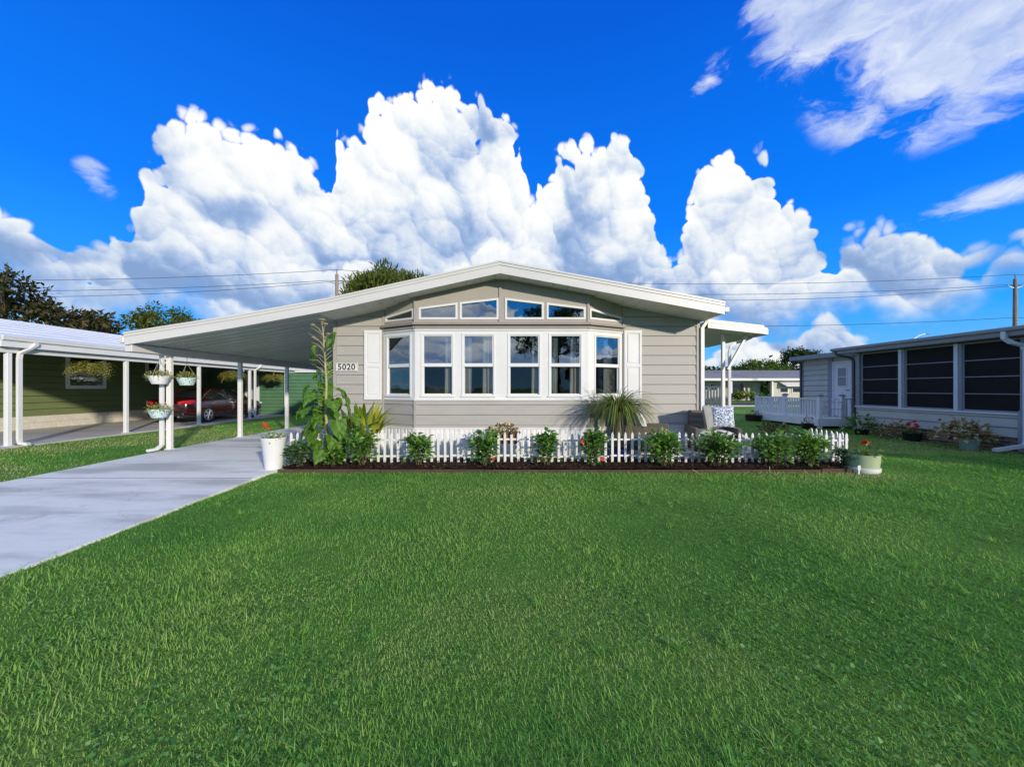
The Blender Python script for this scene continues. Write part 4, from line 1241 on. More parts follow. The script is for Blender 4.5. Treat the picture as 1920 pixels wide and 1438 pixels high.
def shrub(loc, h, w, label, seed, nst=7, nleaf=190, leafL=0.095, mat='hibiscus', flowers=0, fmat='red_flower', name='hibiscus_shrub', lean=(0, 0), group='shrubs along the picket fence', ratio=0.58, skirt=0.12, t0=0.0):
    r = np.random.default_rng(seed)
    w = w * r.uniform(.78, .94)
    t = empty(name, loc, label, 'shrub', group)
    B, D, N, Lx = [], [], [], []
    mbs = MB()
    tips = []
    for s_ in range(nst):
        a = 2 * math.pi * (s_ + r.uniform(-.35, .35)) / nst
        rad = w * 0.5 * math.sqrt(r.uniform(0.06, 0.9))
        top = (math.cos(a) * rad + lean[0], math.sin(a) * rad * .75 + lean[1], h * (1.0 - 0.38 * (rad / (w * .5)) ** 1.5) * r.uniform(.82, 1.0))
        base = (math.cos(a) * .025, math.sin(a) * .025, 0)
        pth = stem_path(r, base, top, w * .07)
        mbs.tube(pth, [0.009, .008, .0065, .005, .004, .0025], 5)
        P = np.array(pth)
        m_ = int(nleaf * 2.7 / nst)
        tt = skirt * .6 + (1 - skirt * .6) * r.random(m_) ** .72
        pos = np.stack([np.interp(tt, np.linspace(0, 1, len(P)), P[:, k]) for k in range(3)], 1)
        # short twigs carry the leaves out from the stem
        ax = unit(np.array(top) - np.array(base))
        out = rand_dir(m_, r); out[:, 2] = np.abs(out[:, 2]) * 0.45 - .08
        out = unit(out + ax * .15)
        tw = (w * 0.34 * r.random(m_) * (1.2 - .85 * tt))[:, None]
        B.append(pos + out * tw); D.append(unit(out + np.array([0, 0, -.25]) * r.random((m_, 1)))); N.append(np.array([0, 0, 1.0]) + r.normal(0, .35, (m_, 3)))
        Lx.append(leafL * 1.22 * r.uniform(.6, 1.2, m_))
        tips.append(top)
    B = np.concatenate(B); D = np.concatenate(D); N = np.concatenate(N); Lx = np.concatenate(Lx)
    B[:, 2] = np.maximum(B[:, 2], 0.03)
    tint = np.clip(r.normal(0.46 + t0, .22, len(B)) + 0.25 * (B[:, 2] / h - .5), 0, 1)
    me = leaf_mesh('foliage', B, D, N, Lx, Lx * ratio, tint, 0.16, 0.22)
    put('stems', mbs, M['stem_wood'], t, True)
    fo = put('foliage', me, M[mat], t, True); fo['kind'] = 'stuff'
    for k in range(flowers):
        a = r.uniform(3.4, 6.0); rr = w * r.uniform(.25, .5)
        c = (math.cos(a) * rr, math.sin(a) * rr * .8 - .03, h * r.uniform(.15, .8))
        put('flower', flower_mb(c, .036, r), M[fmat], t, True)
    return t


def flower_mb(c, rad, r, petals=5, face=(0, -1, .35)):
    """cup of rounded petals"""
    f = Vector(face).normalized(); a = f.orthogonal().normalized(); b = f.cross(a)
    mbf = MB(); c = Vector(c)
    for k in range(petals):
        g = 2 * math.pi * k / petals + r.uniform(-.15, .15)
        d = a * math.cos(g) + b * math.sin(g); s_ = f.cross(d)
        p = [c, c + d * rad * .6 + s_ * rad * .42 + f * rad * .25, c + d * rad * 1.0 + s_ * rad * .22 + f * rad * .18, c + d * rad * 1.0 - s_ * rad * .22 + f * rad * .18, c + d * rad * .6 - s_ * rad * .42 + f * rad * .25]
        mbf.add(p, [(0, 1, 2, 3, 4)])
    mbf.tube([c, c + f * rad * .5], rad * .08, 5)
    return mbf


def cluster_mb(c, rad, r, n=22):
    """geranium-like head of many small petals"""
    mbf = MB()
    for k in range(n):
        d = Vector(r.normal(0, 1, 3)).normalized(); d.z = abs(d.z) * .9 - .1
        mbf.v, mbf.f = mbf.v, mbf.f
        q = flower_mb(Vector(c) + d * rad * .75, rad * .38, r, 4, d)
        mbf.add(q.v, q.f)
    return mbf


SY = 7.0
shrub((-2.74, SY, .04), .74, .66, 'leafy green hibiscus shrub just right of the giant sunflower stalk', 101, 9, 260, .082)
shrub((-1.716, SY, .04), .69, .60, 'narrow-footed hibiscus shrub below the left angled bay window', 102, 8, 165, .098)
shrub((-.50, SY, .04), .70, .62, 'hibiscus shrub with one red bloom beside the coleus planter', 103, 7, 170, .10, flowers=1)
shrub((.63, SY, .04), .71, .56, 'open two-headed hibiscus shrub right of the coleus planter', 104, 5, 125, .105)
shrub((1.48, SY, .04), .76, .60, 'hibiscus shrub with red blooms at its sides in front of the palm', 105, 10, 280, .075, flowers=2)
shrub((2.75, SY, .04), .70, .72, 'bushy dark green hibiscus shrub in front of the wicker armchair', 106, 9, 230, .098)
shrub((3.73, SY, .04), .70, .86, 'wide long-leaved shrub in front of the blue and white pillow', 107, 10, 230, .115, mat='hibiscus', ratio=.42)
shrub((4.78, SY, .04), .72, .74, 'left one of the pair of full bright green shrubs by the fence end', 108, 10, 300, .085, t0=.12)
shrub((5.36, SY - .05, .04), .78, .70, 'right one of the pair of full bright green shrubs by the fence end', 109, 10, 290, .085, t0=.12)
shrub((5.95, SY - .15, .04), .38, .60, 'small low dark shrub beside the green planter', 110, 9, 220, .060, mat='dark_shrub', name='low_shrub')
shrub((-3.82, SY - .1, .04), .46, .82, 'low spreading dark shrub beside the tall white planter', 111, 10, 280, .070, mat='dark_shrub', name='low_shrub')
shrub((-3.25, SY + .02, .04), .36, .6, 'low leafy filler shrub at the foot of the giant sunflower stalk', 112, 8, 170, .085, name='low_shrub')

# ---- giant sunflower stalk: every broad leaf an object
r = np.random.default_rng(55)
sf = empty('sunflower_plant', (-3.43, 7.12, .04), 'towering sunflower stalk with broad drooping leaves and spent heads by the house corner', 'plant')
stalk = [(0, 0, 0), (.02, 0, .5), (-.02, .01, 1.0), (.0, .0, 1.5), (-.03, 0, 2.0), (-.06, 0, 2.45), (-.09, 0, 2.66)]
put('stalk', MB().tube(stalk, [.030, .027, .024, .021, .016, .011, .006], 8), M['stem_pale'], sf, True)
SP = np.array(stalk)
def on_stalk(z): return np.array([np.interp(z, SP[:, 2], SP[:, 0]), np.interp(z, SP[:, 2], SP[:, 1]), z])
def broad_leaf(L, W_, droop, fold, seed):
    """heart-shaped leaf on a grid, along +x"""
    rr = np.random.default_rng(seed); nu, nv = 13, 9
    vs, fs, tn = [], [], []
    for i in range(nu):
        t = i / (nu - 1)
        half = W_ * .5 * (math.sin(math.pi * min(1, (t * .93 + .07) ** .62)) ** .8) * (1 - .12 * t)
        for j in range(nv):
            s_ = (j / (nv - 1)) * 2 - 1
            x = L * (t - .10 * abs(s_) * (1 - t) * (t < .25)); y = half * s_
            z = fold * abs(y) - droop * L * t * t + .014 * math.sin(9 * t + 4 * s_ + seed) + .010 * math.sin(t * 19 - abs(s_) * 8)
            y *= 1 + .05 * math.sin(t * 37 + seed) * (abs(s_) > .9)
            vs.append((x, y, z)); tn.append(.40 + .45 * (abs(s_) < .05) + .20 * math.sin(t * 19 - abs(s_) * 8) + rr.normal(0, .10))
    for i in range(nu - 1):
        for j in range(nv - 1): fs.append((i * nv + j, (i + 1) * nv + j, (i + 1) * nv + j + 1, i * nv + j + 1))
    me = np_mesh('leaf', np.array(vs), [np.array(fs)], np.clip(tn, 0, 1), True)
    me.materials.append(M['sunflower_leaf'])
    return me
for k in range(54):
    z = 0.18 + 1.60 * (k + .5) / 54 + r.uniform(-.03, .03)
    a = k * 2.399 + r.uniform(-.3, .3)
    size = (0.34 - .09 * abs(z - .95)) * r.uniform(.65, 1.15)
    if z > 1.45: size *= .62
    pet = size * r.uniform(.6, 1.5)
    if z > 1.42 and math.cos(a) > .1: continue
    p0_ = on_stalk(z); d = np.array([math.cos(a), math.sin(a) * .75, .35])
    p1 = p0_ + d * pet * .6; p2 = p0_ + np.array([d[0], d[1], .20]) * pet
    st = put('leaf_stalk', MB().tube([tuple(p0_), tuple(p1), tuple(p2)], [.007, .006, .005], 5), M['stem_green'], sf, True)
    o = bpy.data.objects.new('leaf', broad_leaf(size, size * .86, r.uniform(.25, .6), r.uniform(.05, .3), 300 + k)); COL.objects.link(o)
    o.parent = sf; o.location = tuple(p2); o.rotation_euler = (r.uniform(-.35, .35), r.uniform(.35, 1.15), math.atan2(d[1], d[0]))
# bare dried leaf stalks and small withered leaves on the upper stem
mbs = MB(); lv = []
for k in range(26):
    z = 1.55 + .85 * (k + .5) / 26; a = k * 2.399; L_ = r.uniform(.16, .34) * (1.25 - .45 * (z - 1.5))
    p0_ = on_stalk(z); d = np.array([math.cos(a), math.sin(a), 0])
    tip = p0_ + d * L_ + np.array([0, 0, L_ * r.uniform(.35, .75)])
    mbs.tube([tuple(p0_), tuple(p0_ + d * L_ * .5 + np.array([0, 0, L_ * .42])), tuple(tip)], [.006, .005, .003], 5)
    if k % 3 == 0 and not (d[0] > 0 and 1.55 < tip[2] < 2.1): lv.append((tip, d))
put('dry_leaf_stalks', mbs, M['stem_pale'], sf, True)
for i, (p, d) in enumerate(lv):
    o = bpy.data.objects.new('leaf', broad_leaf(.15, .10, .8, .3, 400 + i)); COL.objects.link(o)
    o.parent = sf; o.location = tuple(p); o.rotation_euler = (r.uniform(-.5, .5), 1.0, math.atan2(d[1], d[0]))
M['seed_head'] = surf('dried_seed_head', (0.28, 0.24, 0.12), .8, .25, 20, .5, 60)
for k, (p, a, h) in enumerate((((-.09, 0, 2.66), .4, .06), ((-.02, -.02, 2.58), -.5, .045), ((-.20, -.02, 2.56), 2.6, .045), ((.02, 0, 2.40), .2, .04), ((-.2, 0, 2.33), 3.0, .035))):
    base = on_stalk(p[2] - .16)
    hd = put('flower_head', MB().tube([tuple(base), (p[0] * .6 + base[0] * .4, p[1], p[2] - .03), p, (p[0] + .02 * math.cos(a), p[1] - .02, p[2] + .01)], [.006, .006, .007, h * .6], 6), M['stem_pale'], sf, True)
    sub('seed_disc', MB().lathe([(0.001, 0), (h * .8, .005), (h, .02), (h * .85, .035), (.001, .028)], (p[0] + .025 * math.cos(a), p[1] - .03, p[2]), 12), M['seed_head'], hd)

# ---- yellow-green strap-leaved plant behind the fence
def strap_plant(name, loc, label, n, L, W_, mat, seed, cat='plant', up=1.2, bend=(.6, 1.3), base_z=0.0, tlo=.25, thi=.9, group=None, spread=.05, seg=5):
    r = np.random.default_rng(seed)
    t = empty(name, loc, label, cat, group)
    a = r.uniform(0, 2 * np.pi, n)
    D = np.stack([np.cos(a), np.sin(a), up * r.uniform(.4, 1.6, n)], 1)
    S = np.stack([-np.sin(a), np.cos(a), np.zeros(n)], 1) + r.normal(0, .25, (n, 3))
    B = np.stack([np.cos(a) * spread, np.sin(a) * spread, base_z + r.uniform(-.5, .5, n) * spread], 1)
    tn = np.clip(r.uniform(tlo, thi, n), 0, 1)
    me = blade_mesh('fronds', B, D, S, L * r.uniform(.65, 1.1, n), W_ * r.uniform(.7, 1.1, n), tn, r.uniform(*bend, n), seg)
    f = put('fronds', me, M[mat], t, True); f['kind'] = 'stuff'
    return t
sp_ = strap_plant('shell_ginger', (-2.98, 7.72, 0), 'yellow and green variegated leafy plant behind the fence by the left shutter', 56, .50, .10, 'yellow_leaf', 77, up=2.8, bend=(.5, 1.5), base_z=.66, tlo=.0, thi=1.0, spread=.30)
mbs = MB(); rr = np.random.default_rng(5)
for k in range(12):
    a = rr.uniform(0, 6.28); mbs.tube([(.04 * math.cos(a), .04 * math.sin(a), 0), (.09 * math.cos(a), .09 * math.sin(a), .35), (.16 * math.cos(a), .13 * math.sin(a), .66)], [.008, .007, .005], 5)
put('canes', mbs, M['stem_green'], sp_, True)

# ---- ponytail palm in a blue pot behind the fence
palm = strap_plant('ponytail_palm', (2.13, 7.74, .18), 'fountain-shaped ponytail palm with long drooping leaves beside the right shutter', 640, 1.02, .017, 'palm_leaf', 88, up=2.2, bend=(1.8, 3.6), base_z=.98, tlo=.0, thi=1.0, spread=.03, seg=7)
put('trunk', MB().lathe([(.11, .22), (.15, .30), (.10, .45), (.06, .70), (.045, 1.0)], (0, 0, 0), 12), M['bark'], palm, True)
pot = put('palm_pot', MB().lathe([(.13, 0), (.17, .05), (.20, .20), (.21, .28), (.19, .28), (.18, .24), (.001, .235)], (2.13, 7.74, -.0), 20), M['blue_pot'])
pot.data.transform(Matrix.Translation((0, 0, 0.0))); smooth(pot, 50)
tag(pot, 'cobalt blue pot half hidden behind the pickets under the palm', 'pot')
palm.location.z = 0.0


# ---- pots
def pot_thing(name, loc, label, prof, mat, rim=None, k=28, cat='planter', group=None, saucer=None, saucer_mat='vinyl'):
    t = empty(name, loc, label, cat, group)
    o = put('pot', MB().lathe(prof, (0, 0, 0), k), M[mat], t, True); smooth(o, 35)
    rz = max(p[1] for p in prof); ri = prof[-1][0]
    put('soil', MB().lathe([(.001, rz - .035), (ri - .002, rz - .035)], (0, 0, 0), k), M['soil'], t, True)
    if saucer:
        s_ = put('saucer', MB().lathe(saucer, (0, 0, 0), k), M[saucer_mat], t, True); smooth(s_, 35)
    return t
def pot_plant(name, loc, label, w, h, n, leafL, mat, seed, ratio=.7, t0=0.0, cat='plant', trail=0.0, group=None, flowers=(), stemmat='stem_green'):
    """rounded plant whose leaves spring from a mound"""
    r = np.random.default_rng(seed)
    t = empty(name, loc, label, cat, group)
    d = rand_dir(n, r); d[:, 2] = np.abs(d[:, 2]) - trail * r.random(n)
    rad = r.uniform(.35, 1.0, n)[:, None] ** .6
    B = d * np.array([w * .5, w * .5, h]) * rad
    B[:, 2] = np.maximum(B[:, 2], -trail * h)
    D = unit(d + r.normal(0, .5, (n, 3)))
    N = unit(d * .5 + np.array([0, 0, 1]) + r.normal(0, .4, (n, 3)))
    tn = np.clip(r.normal(.5 + t0, .25, n), 0, 1)
    L_ = leafL * r.uniform(.6, 1.2, n)
    mbs = MB()
    for i in range(0, n, max(1, n // 14)): mbs.tube([(0, 0, -.02), tuple(B[i] * .5 + np.array([0, 0, .02])), tuple(B[i])], [.005, .004, .003], 4)
    put('stems', mbs, M[stemmat], t, True)
    f = put('foliage', leaf_mesh('foliage', B, D, N, L_, L_ * ratio, tn, .15, .2), M[mat], t, True); f['kind'] = 'stuff'
    for (c, rd, fm) in flowers:
        mbs2 = MB().tube([(0, 0, 0), (c[0] * .6, c[1] * .6, c[2] * .6), c], .004, 4)
        fl = put('flower', cluster_mb(c, rd, r), M[fm], t, True)
        sub('flower_stalk', mbs2, M['stem_green'], fl)
    return t


pot_thing('tall_planter', (-4.16, 6.72, .05), 'tall tapered white planter at the driveway end of the flower bed', [(.125, 0), (.135, .01), (.185, .48), (.198, .535), (.198, .555), (.178, .555), (.172, .50)], 'vinyl')
pot_plant('geranium', (-4.16, 6.72, .56), 'red geranium with white and plum trailing flowers in the tall white planter', .40, .14, 150, .05, 'hibiscus', 201, .85, .15, trail=.3,
          flowers=(((-.12, -.05, .25), .055, 'red_flower'), ((-.08, -.02, .20), .035, 'red_flower'), ((.03, -.12, .09), .028, 'cream_flower'), ((.10, -.10, .08), .026, 'cream_flower'), ((.15, -.03, .06), .028, 'pink_flower')))
pot_thing('round_planter', (6.13, 6.74, .0), 'sage green round planter on a white saucer at the right end of the fence', [(.205, .07), (.225, .09), (.25, .26), (.256, .30), (.256, .315), (.238, .315), (.232, .28)], 'green_pot', saucer=[(.20, 0), (.225, .005), (.248, .04), (.25, .085), (.235, .092), (.20, .068)])
pot_plant('canna_plant', (6.13, 6.74, .31), 'sparse green plant with one red flower spike in the sage green planter', .46, .16, 34, .15, 'yellow_leaf', 202, .35, -.2, flowers=(((.02, -.03, .20), .06, 'red_flower'),))
tg = tag(put('plant_tag', MB().box(5.86, 5.885, 6.515, 6.518, .0, .10).box(5.848, 5.90, 6.512, 6.516, .075, .155, .002), M['vinyl']), 'small white plant tag stuck in the bed beside the green planter', 'tag')
# twigs fallen over the edging
for k, pts in enumerate((((3.02, 6.44, .10), (3.10, 6.40, .05), (3.16, 6.34, .012)), ((4.32, 6.46, .15), (4.30, 6.42, .06), (4.36, 6.37, .02), (4.48, 6.45, .07)))):
    tag(put('fallen_twig', MB().tube(pts, [.006, .005, .004, .003][:len(pts)], 5), M['stem_pale']), ['short bent twig lying against the edging below the long-leaved shrub', 'crooked pale twig lying on the edging below the bright green shrubs'][k], 'twig')

# coleus window-box hooked on the fence
cb = empty('fence_planter', (-.17, 7.24, .36), 'slatted brown planter box hooked over the picket fence', 'planter')
put('box', MB().add([(-.27, -.10, 0), (.27, -.10, 0), (.27, .04, 0), (-.27, .04, 0), (-.32, -.12, .20), (.32, -.12, .20), (.32, .04, .20), (-.32, .04, .20)], [(0, 3, 2, 1), (0, 1, 5, 4), (1, 2, 6, 5), (2, 3, 7, 6), (3, 0, 4, 7), (4, 5, 6, 7)]), M['terracotta'], cb, True)
put('rim', MB().box(-.335, .335, -.135, .05, .20, .225, .004), M['terracotta'], cb, True)
cb.location = (-.17, 7.46, .40)
pot_plant('coleus_plant', (-.17, 7.42, .63), 'variegated red and cream coleus in the planter box on the fence', .60, .16, 190, .075, 'coleus', 203, .7, .08, trail=.25, flowers=(((.02, -.15, .06), .03, 'cream_flower'), ((.12, -.1, .14), .03, 'cream_flower')))

# ================================================================== patio furniture
def wicker_material():
    m, g, b, out = new_mat('woven_brown_wicker')
    tc = g.node('ShaderNodeTexCoord')
    def wv(direction, sc):
        n = g.node('ShaderNodeTexWave', wave_type='BANDS', bands_direction=direction)
        g.l.new(tc.outputs['Object'], n.inputs['Vector']); n.inputs['Scale'].default_value = sc; n.inputs['Distortion'].default_value = 0.6
        return n.outputs['Fac']
    a = g.m('MULTIPLY', wv('Z', 22.0), g.m('MAXIMUM', wv('X', 14.0), wv('Y', 14.0)))
    c = g.ramp(a, [(0.05, (0.04, 0.032, 0.024)), (0.4, (0.17, 0.14, 0.105)), (0.9, (0.30, 0.26, 0.20))])
    g.l.new(c, b.inputs['Base Color']); b.inputs['Roughness'].default_value = .6
    bp = g.node('ShaderNodeBump'); bp.inputs['Strength'].default_value = .8; bp.inputs['Distance'].default_value = .006
    g.l.new(a, bp.inputs['Height']); g.l.new(bp.outputs[0], b.inputs['Normal'])
    return m
M['wicker'] = wicker_material()


def pillow_material():
    m, g, b, out = new_mat('blue_white_leaf_print')
    tc = g.node('ShaderNodeTexCoord')
    q = g.noise(tc.outputs['Object'], 16.0, 3, .5, '3D').outputs['Color']
    v = g.node('ShaderNodeVectorMath', operation='MULTIPLY_ADD'); g.l.new(q, v.inputs[0]); v.inputs[1].default_value = (.06, .06, .06); g.l.new(tc.outputs['Object'], v.inputs[2])
    n = g.node('ShaderNodeTexVoronoi', feature='DISTANCE_TO_EDGE'); g.l.new(v.outputs[0], n.inputs['Vector']); n.inputs['Scale'].default_value = 24
    n2 = g.noise(v.outputs[0], 30.0, 2, .5, '3D').outputs['Fac']
    f = g.mul(g.mapr(n.outputs['Distance'], .02, .10), g.mapr(n2, .40, .52))
    g.l.new(g.mix(f, (.72, .75, .78, 1), (.07, .13, .24, 1)), b.inputs['Base Color']); b.inputs['Roughness'].default_value = .9
    return m
M['pillow'] = pillow_material()


def cushion(w, d, h, puff=1.0, n_=10):
    """soft square cushion, origin at the middle of its underside"""
    vs, fs = [], []
    for side in (1, -1):
        for i in range(n_ + 1):
            for j in range(n_ + 1):
                u = i / n_ * 2 - 1; v = j / n_ * 2 - 1
                e = (1 - abs(u) ** 3.5) * (1 - abs(v) ** 3.5)
                pin = 1 - .05 * puff * (1 - abs(u) ** 2) * abs(v) ** 6
                pin2 = 1 - .05 * puff * (1 - abs(v) ** 2) * abs(u) ** 6
                vs.append((u * w / 2 * pin2, v * d / 2 * pin, h / 2 + side * h / 2 * e ** .5))
        b_ = 0 if side == 1 else (n_ + 1) ** 2
        for i in range(n_):
            for j in range(n_):
                q = (b_ + i * (n_ + 1) + j, b_ + (i + 1) * (n_ + 1) + j, b_ + (i + 1) * (n_ + 1) + j + 1, b_ + i * (n_ + 1) + j + 1)
                fs.append(q if side == 1 else q[::-1])
    return MB().add(vs, fs)


def wicker_chair(loc, rz, label, arms=True):
    """facing local -y"""
    t = empty('wicker_armchair', loc, label, 'chair', 'wicker armchairs on the patio', rz)
    put('seat_base', MB().box(-.36, .36, -.36, .36, .10, .34, .01), M['wicker'], t, True)
    put('backrest', MB().add([(-.36, .27, .34), (.36, .27, .34), (.36, .36, .34), (-.36, .36, .34), (-.36, .36, .84), (.36, .36, .84), (.36, .44, .84), (-.36, .44, .84)], [(0, 3, 2, 1), (4, 5, 6, 7), (0, 1, 5, 4), (1, 2, 6, 5), (2, 3, 7, 6), (3, 0, 4, 7)]), M['wicker'], t, True)
    for s_ in (-1, 1):
        put('armrest', MB().box(s_ * .36, s_ * .44, -.36, .42, .10, .52, .012), M['wicker'], t, True)
    for sx in (-.40, .40):
        for sy in (-.32, .36): put('leg', MB().box(sx - .025, sx + .025, sy - .025, sy + .025, 0, .0995), M['wood_brown'], t, True)
    o = put('seat_cushion', cushion(.70, .64, .13), M['cushion_white'], t, True); smooth(o); o.location = (0, -.03, .335)
    return t
c1 = wicker_chair((2.86, 8.05, .18), R(65), 'brown wicker armchair turned to the right, beside the palm')
c2 = wicker_chair((4.18, 8.04, .14), R(-10), 'brown wicker armchair holding the blue and white pillow')
o = put('throw_pillow', cushion(.44, .44, .16), M['pillow']); smooth(o); o.rotation_euler = (R(74), 0, R(-14)); o.location = (4.34, 7.98, .86)
tag(o, 'square throw pillow with blue and white leaf print', 'pillow')
o = put('back_cushion', cushion(.50, .50, .14), M['cushion_grey']); smooth(o); o.rotation_euler = (R(80), 0, R(50)); o.location = (3.98, 7.95, .86)
tag(o, 'plain grey back cushion leaning behind the patterned pillow', 'pillow')
o = put('throw_pillow', cushion(.46, .46, .17), M['cushion_white']); smooth(o); o.rotation_euler = (R(66), 0, R(70)); o.location = (2.62, 8.12, .76)
tag(o, 'plain white pillow leaning in the armchair beside the palm', 'pillow')


# ================================================================== hanging baskets on the carport posts
def pot_print_material():
    m, g, b, out = new_mat('pale_teal_floral_glaze')
    tc = g.node('ShaderNodeTexCoord')
    n = g.node('ShaderNodeTexVoronoi', feature='F1'); g.l.new(tc.outputs['Object'], n.inputs['Vector']); n.inputs['Scale'].default_value = 26
    f = g.mapr(n.outputs['Distance'], .30, .42)
    g.l.new(g.mix(f, (.07, .16, .20, 1), (.52, .66, .66, 1)), b.inputs['Base Color']); b.inputs['Roughness'].default_value = .4
    return m
M['teal_print'] = pot_print_material()


def hanging_basket(loc, label, pot_mat, plabel, seed, wide=.42, wires=True, wall=False, top=.42, mat='fern', trail=.35):
    t = empty('hanging_basket', loc, label, 'basket', 'flower baskets on the carport post')
    o = put('bowl', MB().lathe([(.10, -.17), (.13, -.165), (.175, -.06), (.195, 0), (.195, .012), (.178, .012), (.16, -.05)], (0, 0, 0), 24), M[pot_mat], t, True); smooth(o, 40)
    put('soil', MB().lathe([(.001, -.03), (.165, -.03)], (0, 0, 0), 20), M['soil'], t, True)
    if wires:
        for k in range(3):
            a = k * 2.094 + .6
            put('hanger_wire', MB().tube([(.19 * math.cos(a), .19 * math.sin(a), .0), (.0, .0, top - .06)], .0045, 5), M['steel'], t, True)
        put('hook', MB().tube([(0, 0, top - .065), (0, 0, top), (.02, 0, top + .03), (0, 0, top + .055), (0, 0, 2.20 - loc[2])], .005, 5), M['steel'], t, True)
    if wall: put('bracket', MB().box(-.02, .02, .16, .235, -.06, -.03), M['steel'], t, True)
    p = pot_plant('basket_plant', (loc[0], loc[1], loc[2] + .0), plabel, wide, .16, 260, .045, mat, seed, .55, .05, trail=trail, group='plants in the hanging baskets')
    return t
hanging_basket((-7.73, 8.44, 1.72), 'plain white hanging basket left of the front carport post', 'vinyl', 'bushy yellow-green plant in the white hanging basket', 301, .56)
hanging_basket((-7.72, 9.14, 1.70), 'teal floral hanging basket right of the front carport post', 'teal_print', 'sparse small-leaved plant in the upper teal basket', 302, .42, mat='fern', trail=.1)
hanging_basket((-7.70, 8.40, .99), 'teal floral basket fixed low on the front carport post', 'teal_print', 'bushy yellow-green plant in the low teal basket', 303, .52, wires=False, wall=True)

# ================================================================== left neighbour: olive house with white carport
gh = empty('green_house', (-16.8, 15, 0), 'olive green house with a white carport roof left of the driveway', 'house')
FG = Frame((-16.8, 0, 0), (0, 1, 0), (1, 0, 0))
GY0, GY1 = 9.4, 24.0
put('wall', MB().box(-17.0, -16.825, GY0, GY1, 0, 3.3), M['green_siding'], gh)
put('wall', MB().prism(Frame((0, GY0, 0), (1, 0, 0), (0, -1, 0)), [(-24, 0), (-17.01, 0), (-17.01, 3.3), (-20.5, 4.0), (-24, 3.3)], -.15, 0), M['green_siding'], gh)
lap(gh, Frame((0, GY0, 0), (1, 0, 0), (0, -1, 0)), -24, -16.99, [.30 + .235 * k for k in range(13)], M['green_siding'], .021, None, 0.026, 0.02)
zc = [.50 + .235 * k for k in range(13)]
wins = [(14.47, 15.9, 1.45, 2.78), (17.63, 18.75, 1.80, 2.75)]
lap(gh, FG, GY0, GY1, zc, M['green_siding'], 0, None, 0.026, 0.02)
put('mortar_wall', MB().box(-16.99, -16.81, GY0, GY1, 0, .498), M['mortar'], gh)
blk = MB().fbox(FG, 0, .392, -.008, .012, 0, .22).mesh('block'); blk.materials.append(M['block'])
for row in range(2):
    y = 10.6 + .2 * row
    while y < 22:
        o = bpy.data.objects.new('block', blk); COL.objects.link(o); o.parent = gh; o.matrix_parent_inverse = Matrix.Translation(-gh.location)
        o.location = (0, y, .045 + row * .227); y += .40
for i, (a, b, z0, z1) in enumerate(wins):
    w = put('window', MB().ringpoly(FG, [(a, z0), (b, z0), (b, z1), (a, z1)], [(a + .13, z0 + .13), (b - .13, z0 + .13), (b - .13, z1 - .13), (a + .13, z1 - .13)], 0.005, .05).fbox(FG, a + .13, b - .13, .01, .035, (z0 + z1) / 2 - .03, (z0 + z1) / 2 + .03), M['white'], gh)
    w['label'] = ['white-framed window behind the hanging fern', 'white-framed window behind the hanging basket'][i]
    sub('pane', MB().fbox(FG, a + .125, b - .125, .0225, .026, z0 + .125, z1 - .125), M['glass'], w)
    sub('backing', MB().fbox(FG, a + .125, b - .125, .0205, .0222, z0 + .125, z1 - .125), M['sign_black'], w)
EX, EZ = -12.2, 2.47
def groof(x): return 2.72 + (EX - x) * .183
RY0, RY1 = 9.2, 24.0
roof = put('roof', MB().prism(Frame((0, RY0, 0), (1, 0, 0), (0, -1, 0)), [(EX - .03, groof(EX - .03) - .10), (EX - .03, groof(EX - .03) - .012), (-20.5, groof(-20.5) - .012), (-20.5, groof(-20.5) - .10)], -(RY1 - RY0), 0), M['white'], gh)
sub('roof_slope', MB().prism(Frame((0, RY0, 0), (1, 0, 0), (0, -1, 0)), [(-20.51, groof(-20.5) - .10), (-20.51, groof(-20.5) - .012), (-24.6, 3.45), (-24.6, 3.36)], -(RY1 - RY0), 0), M['roof_white'], roof)
x = EX - .02
k = 0
while x > -20.4:
    xa, xb = x, max(x - 1.02, -20.5)
    sub('roof_panel', MB().prism(Frame((0, RY0 - .02, 0), (1, 0, 0), (0, -1, 0)), [(xa, groof(xa) - .0115), (xa, groof(xa) + .022), (xb + .003, groof(xb) + .002), (xb + .003, groof(xb) - .0115)], -(RY1 - RY0), 0), M['roof_white'], roof)
    x -= 1.02
# stepped eave fascia and gutter
put('fascia_board', MB().box(EX - .03, EX, RY0, RY1, EZ, EZ + .15), M['white'], gh)
put('gutter', MB().add([(EX + .001, RY0, EZ + .151), (EX + .03, RY0, EZ + .151), (EX + .05, RY0, EZ + .175), (EX + .05, RY0, EZ + .20), (EX + .065, RY0, EZ + .262), (EX + .001, RY0, EZ + .262),
                        (EX + .001, RY1, EZ + .151), (EX + .03, RY1, EZ + .151), (EX + .05, RY1, EZ + .175), (EX + .05, RY1, EZ + .20), (EX + .065, RY1, EZ + .262), (EX + .001, RY1, EZ + .262)],
                       [(0, 1, 2, 3, 4, 5), (11, 10, 9, 8, 7, 6)] + [(i, 6 + i, 6 + (i + 1) % 6, (i + 1) % 6) for i in range(6)]), M['white'], gh)
put('fascia_board', MB().prism(Frame((0, RY0, 0), (1, 0, 0), (0, -1, 0)), [(EX - .03, groof(EX) - .25), (EX - .03, groof(EX) - .01), (-20.5, groof(-20.5) - .01), (-20.5, groof(-20.5) - .25)], 0.0005, .03), M['white'], gh)
put('carport_beam', MB().box(-12.46, -12.34, RY0 + .05, RY1, 2.34, 2.50), M['white'], gh)
M['ceiling_dim'] = surf('shaded_carport_ceiling', (.09, .09, .08), .8, .1)  # deep shade under the carport is put into this dark base colour
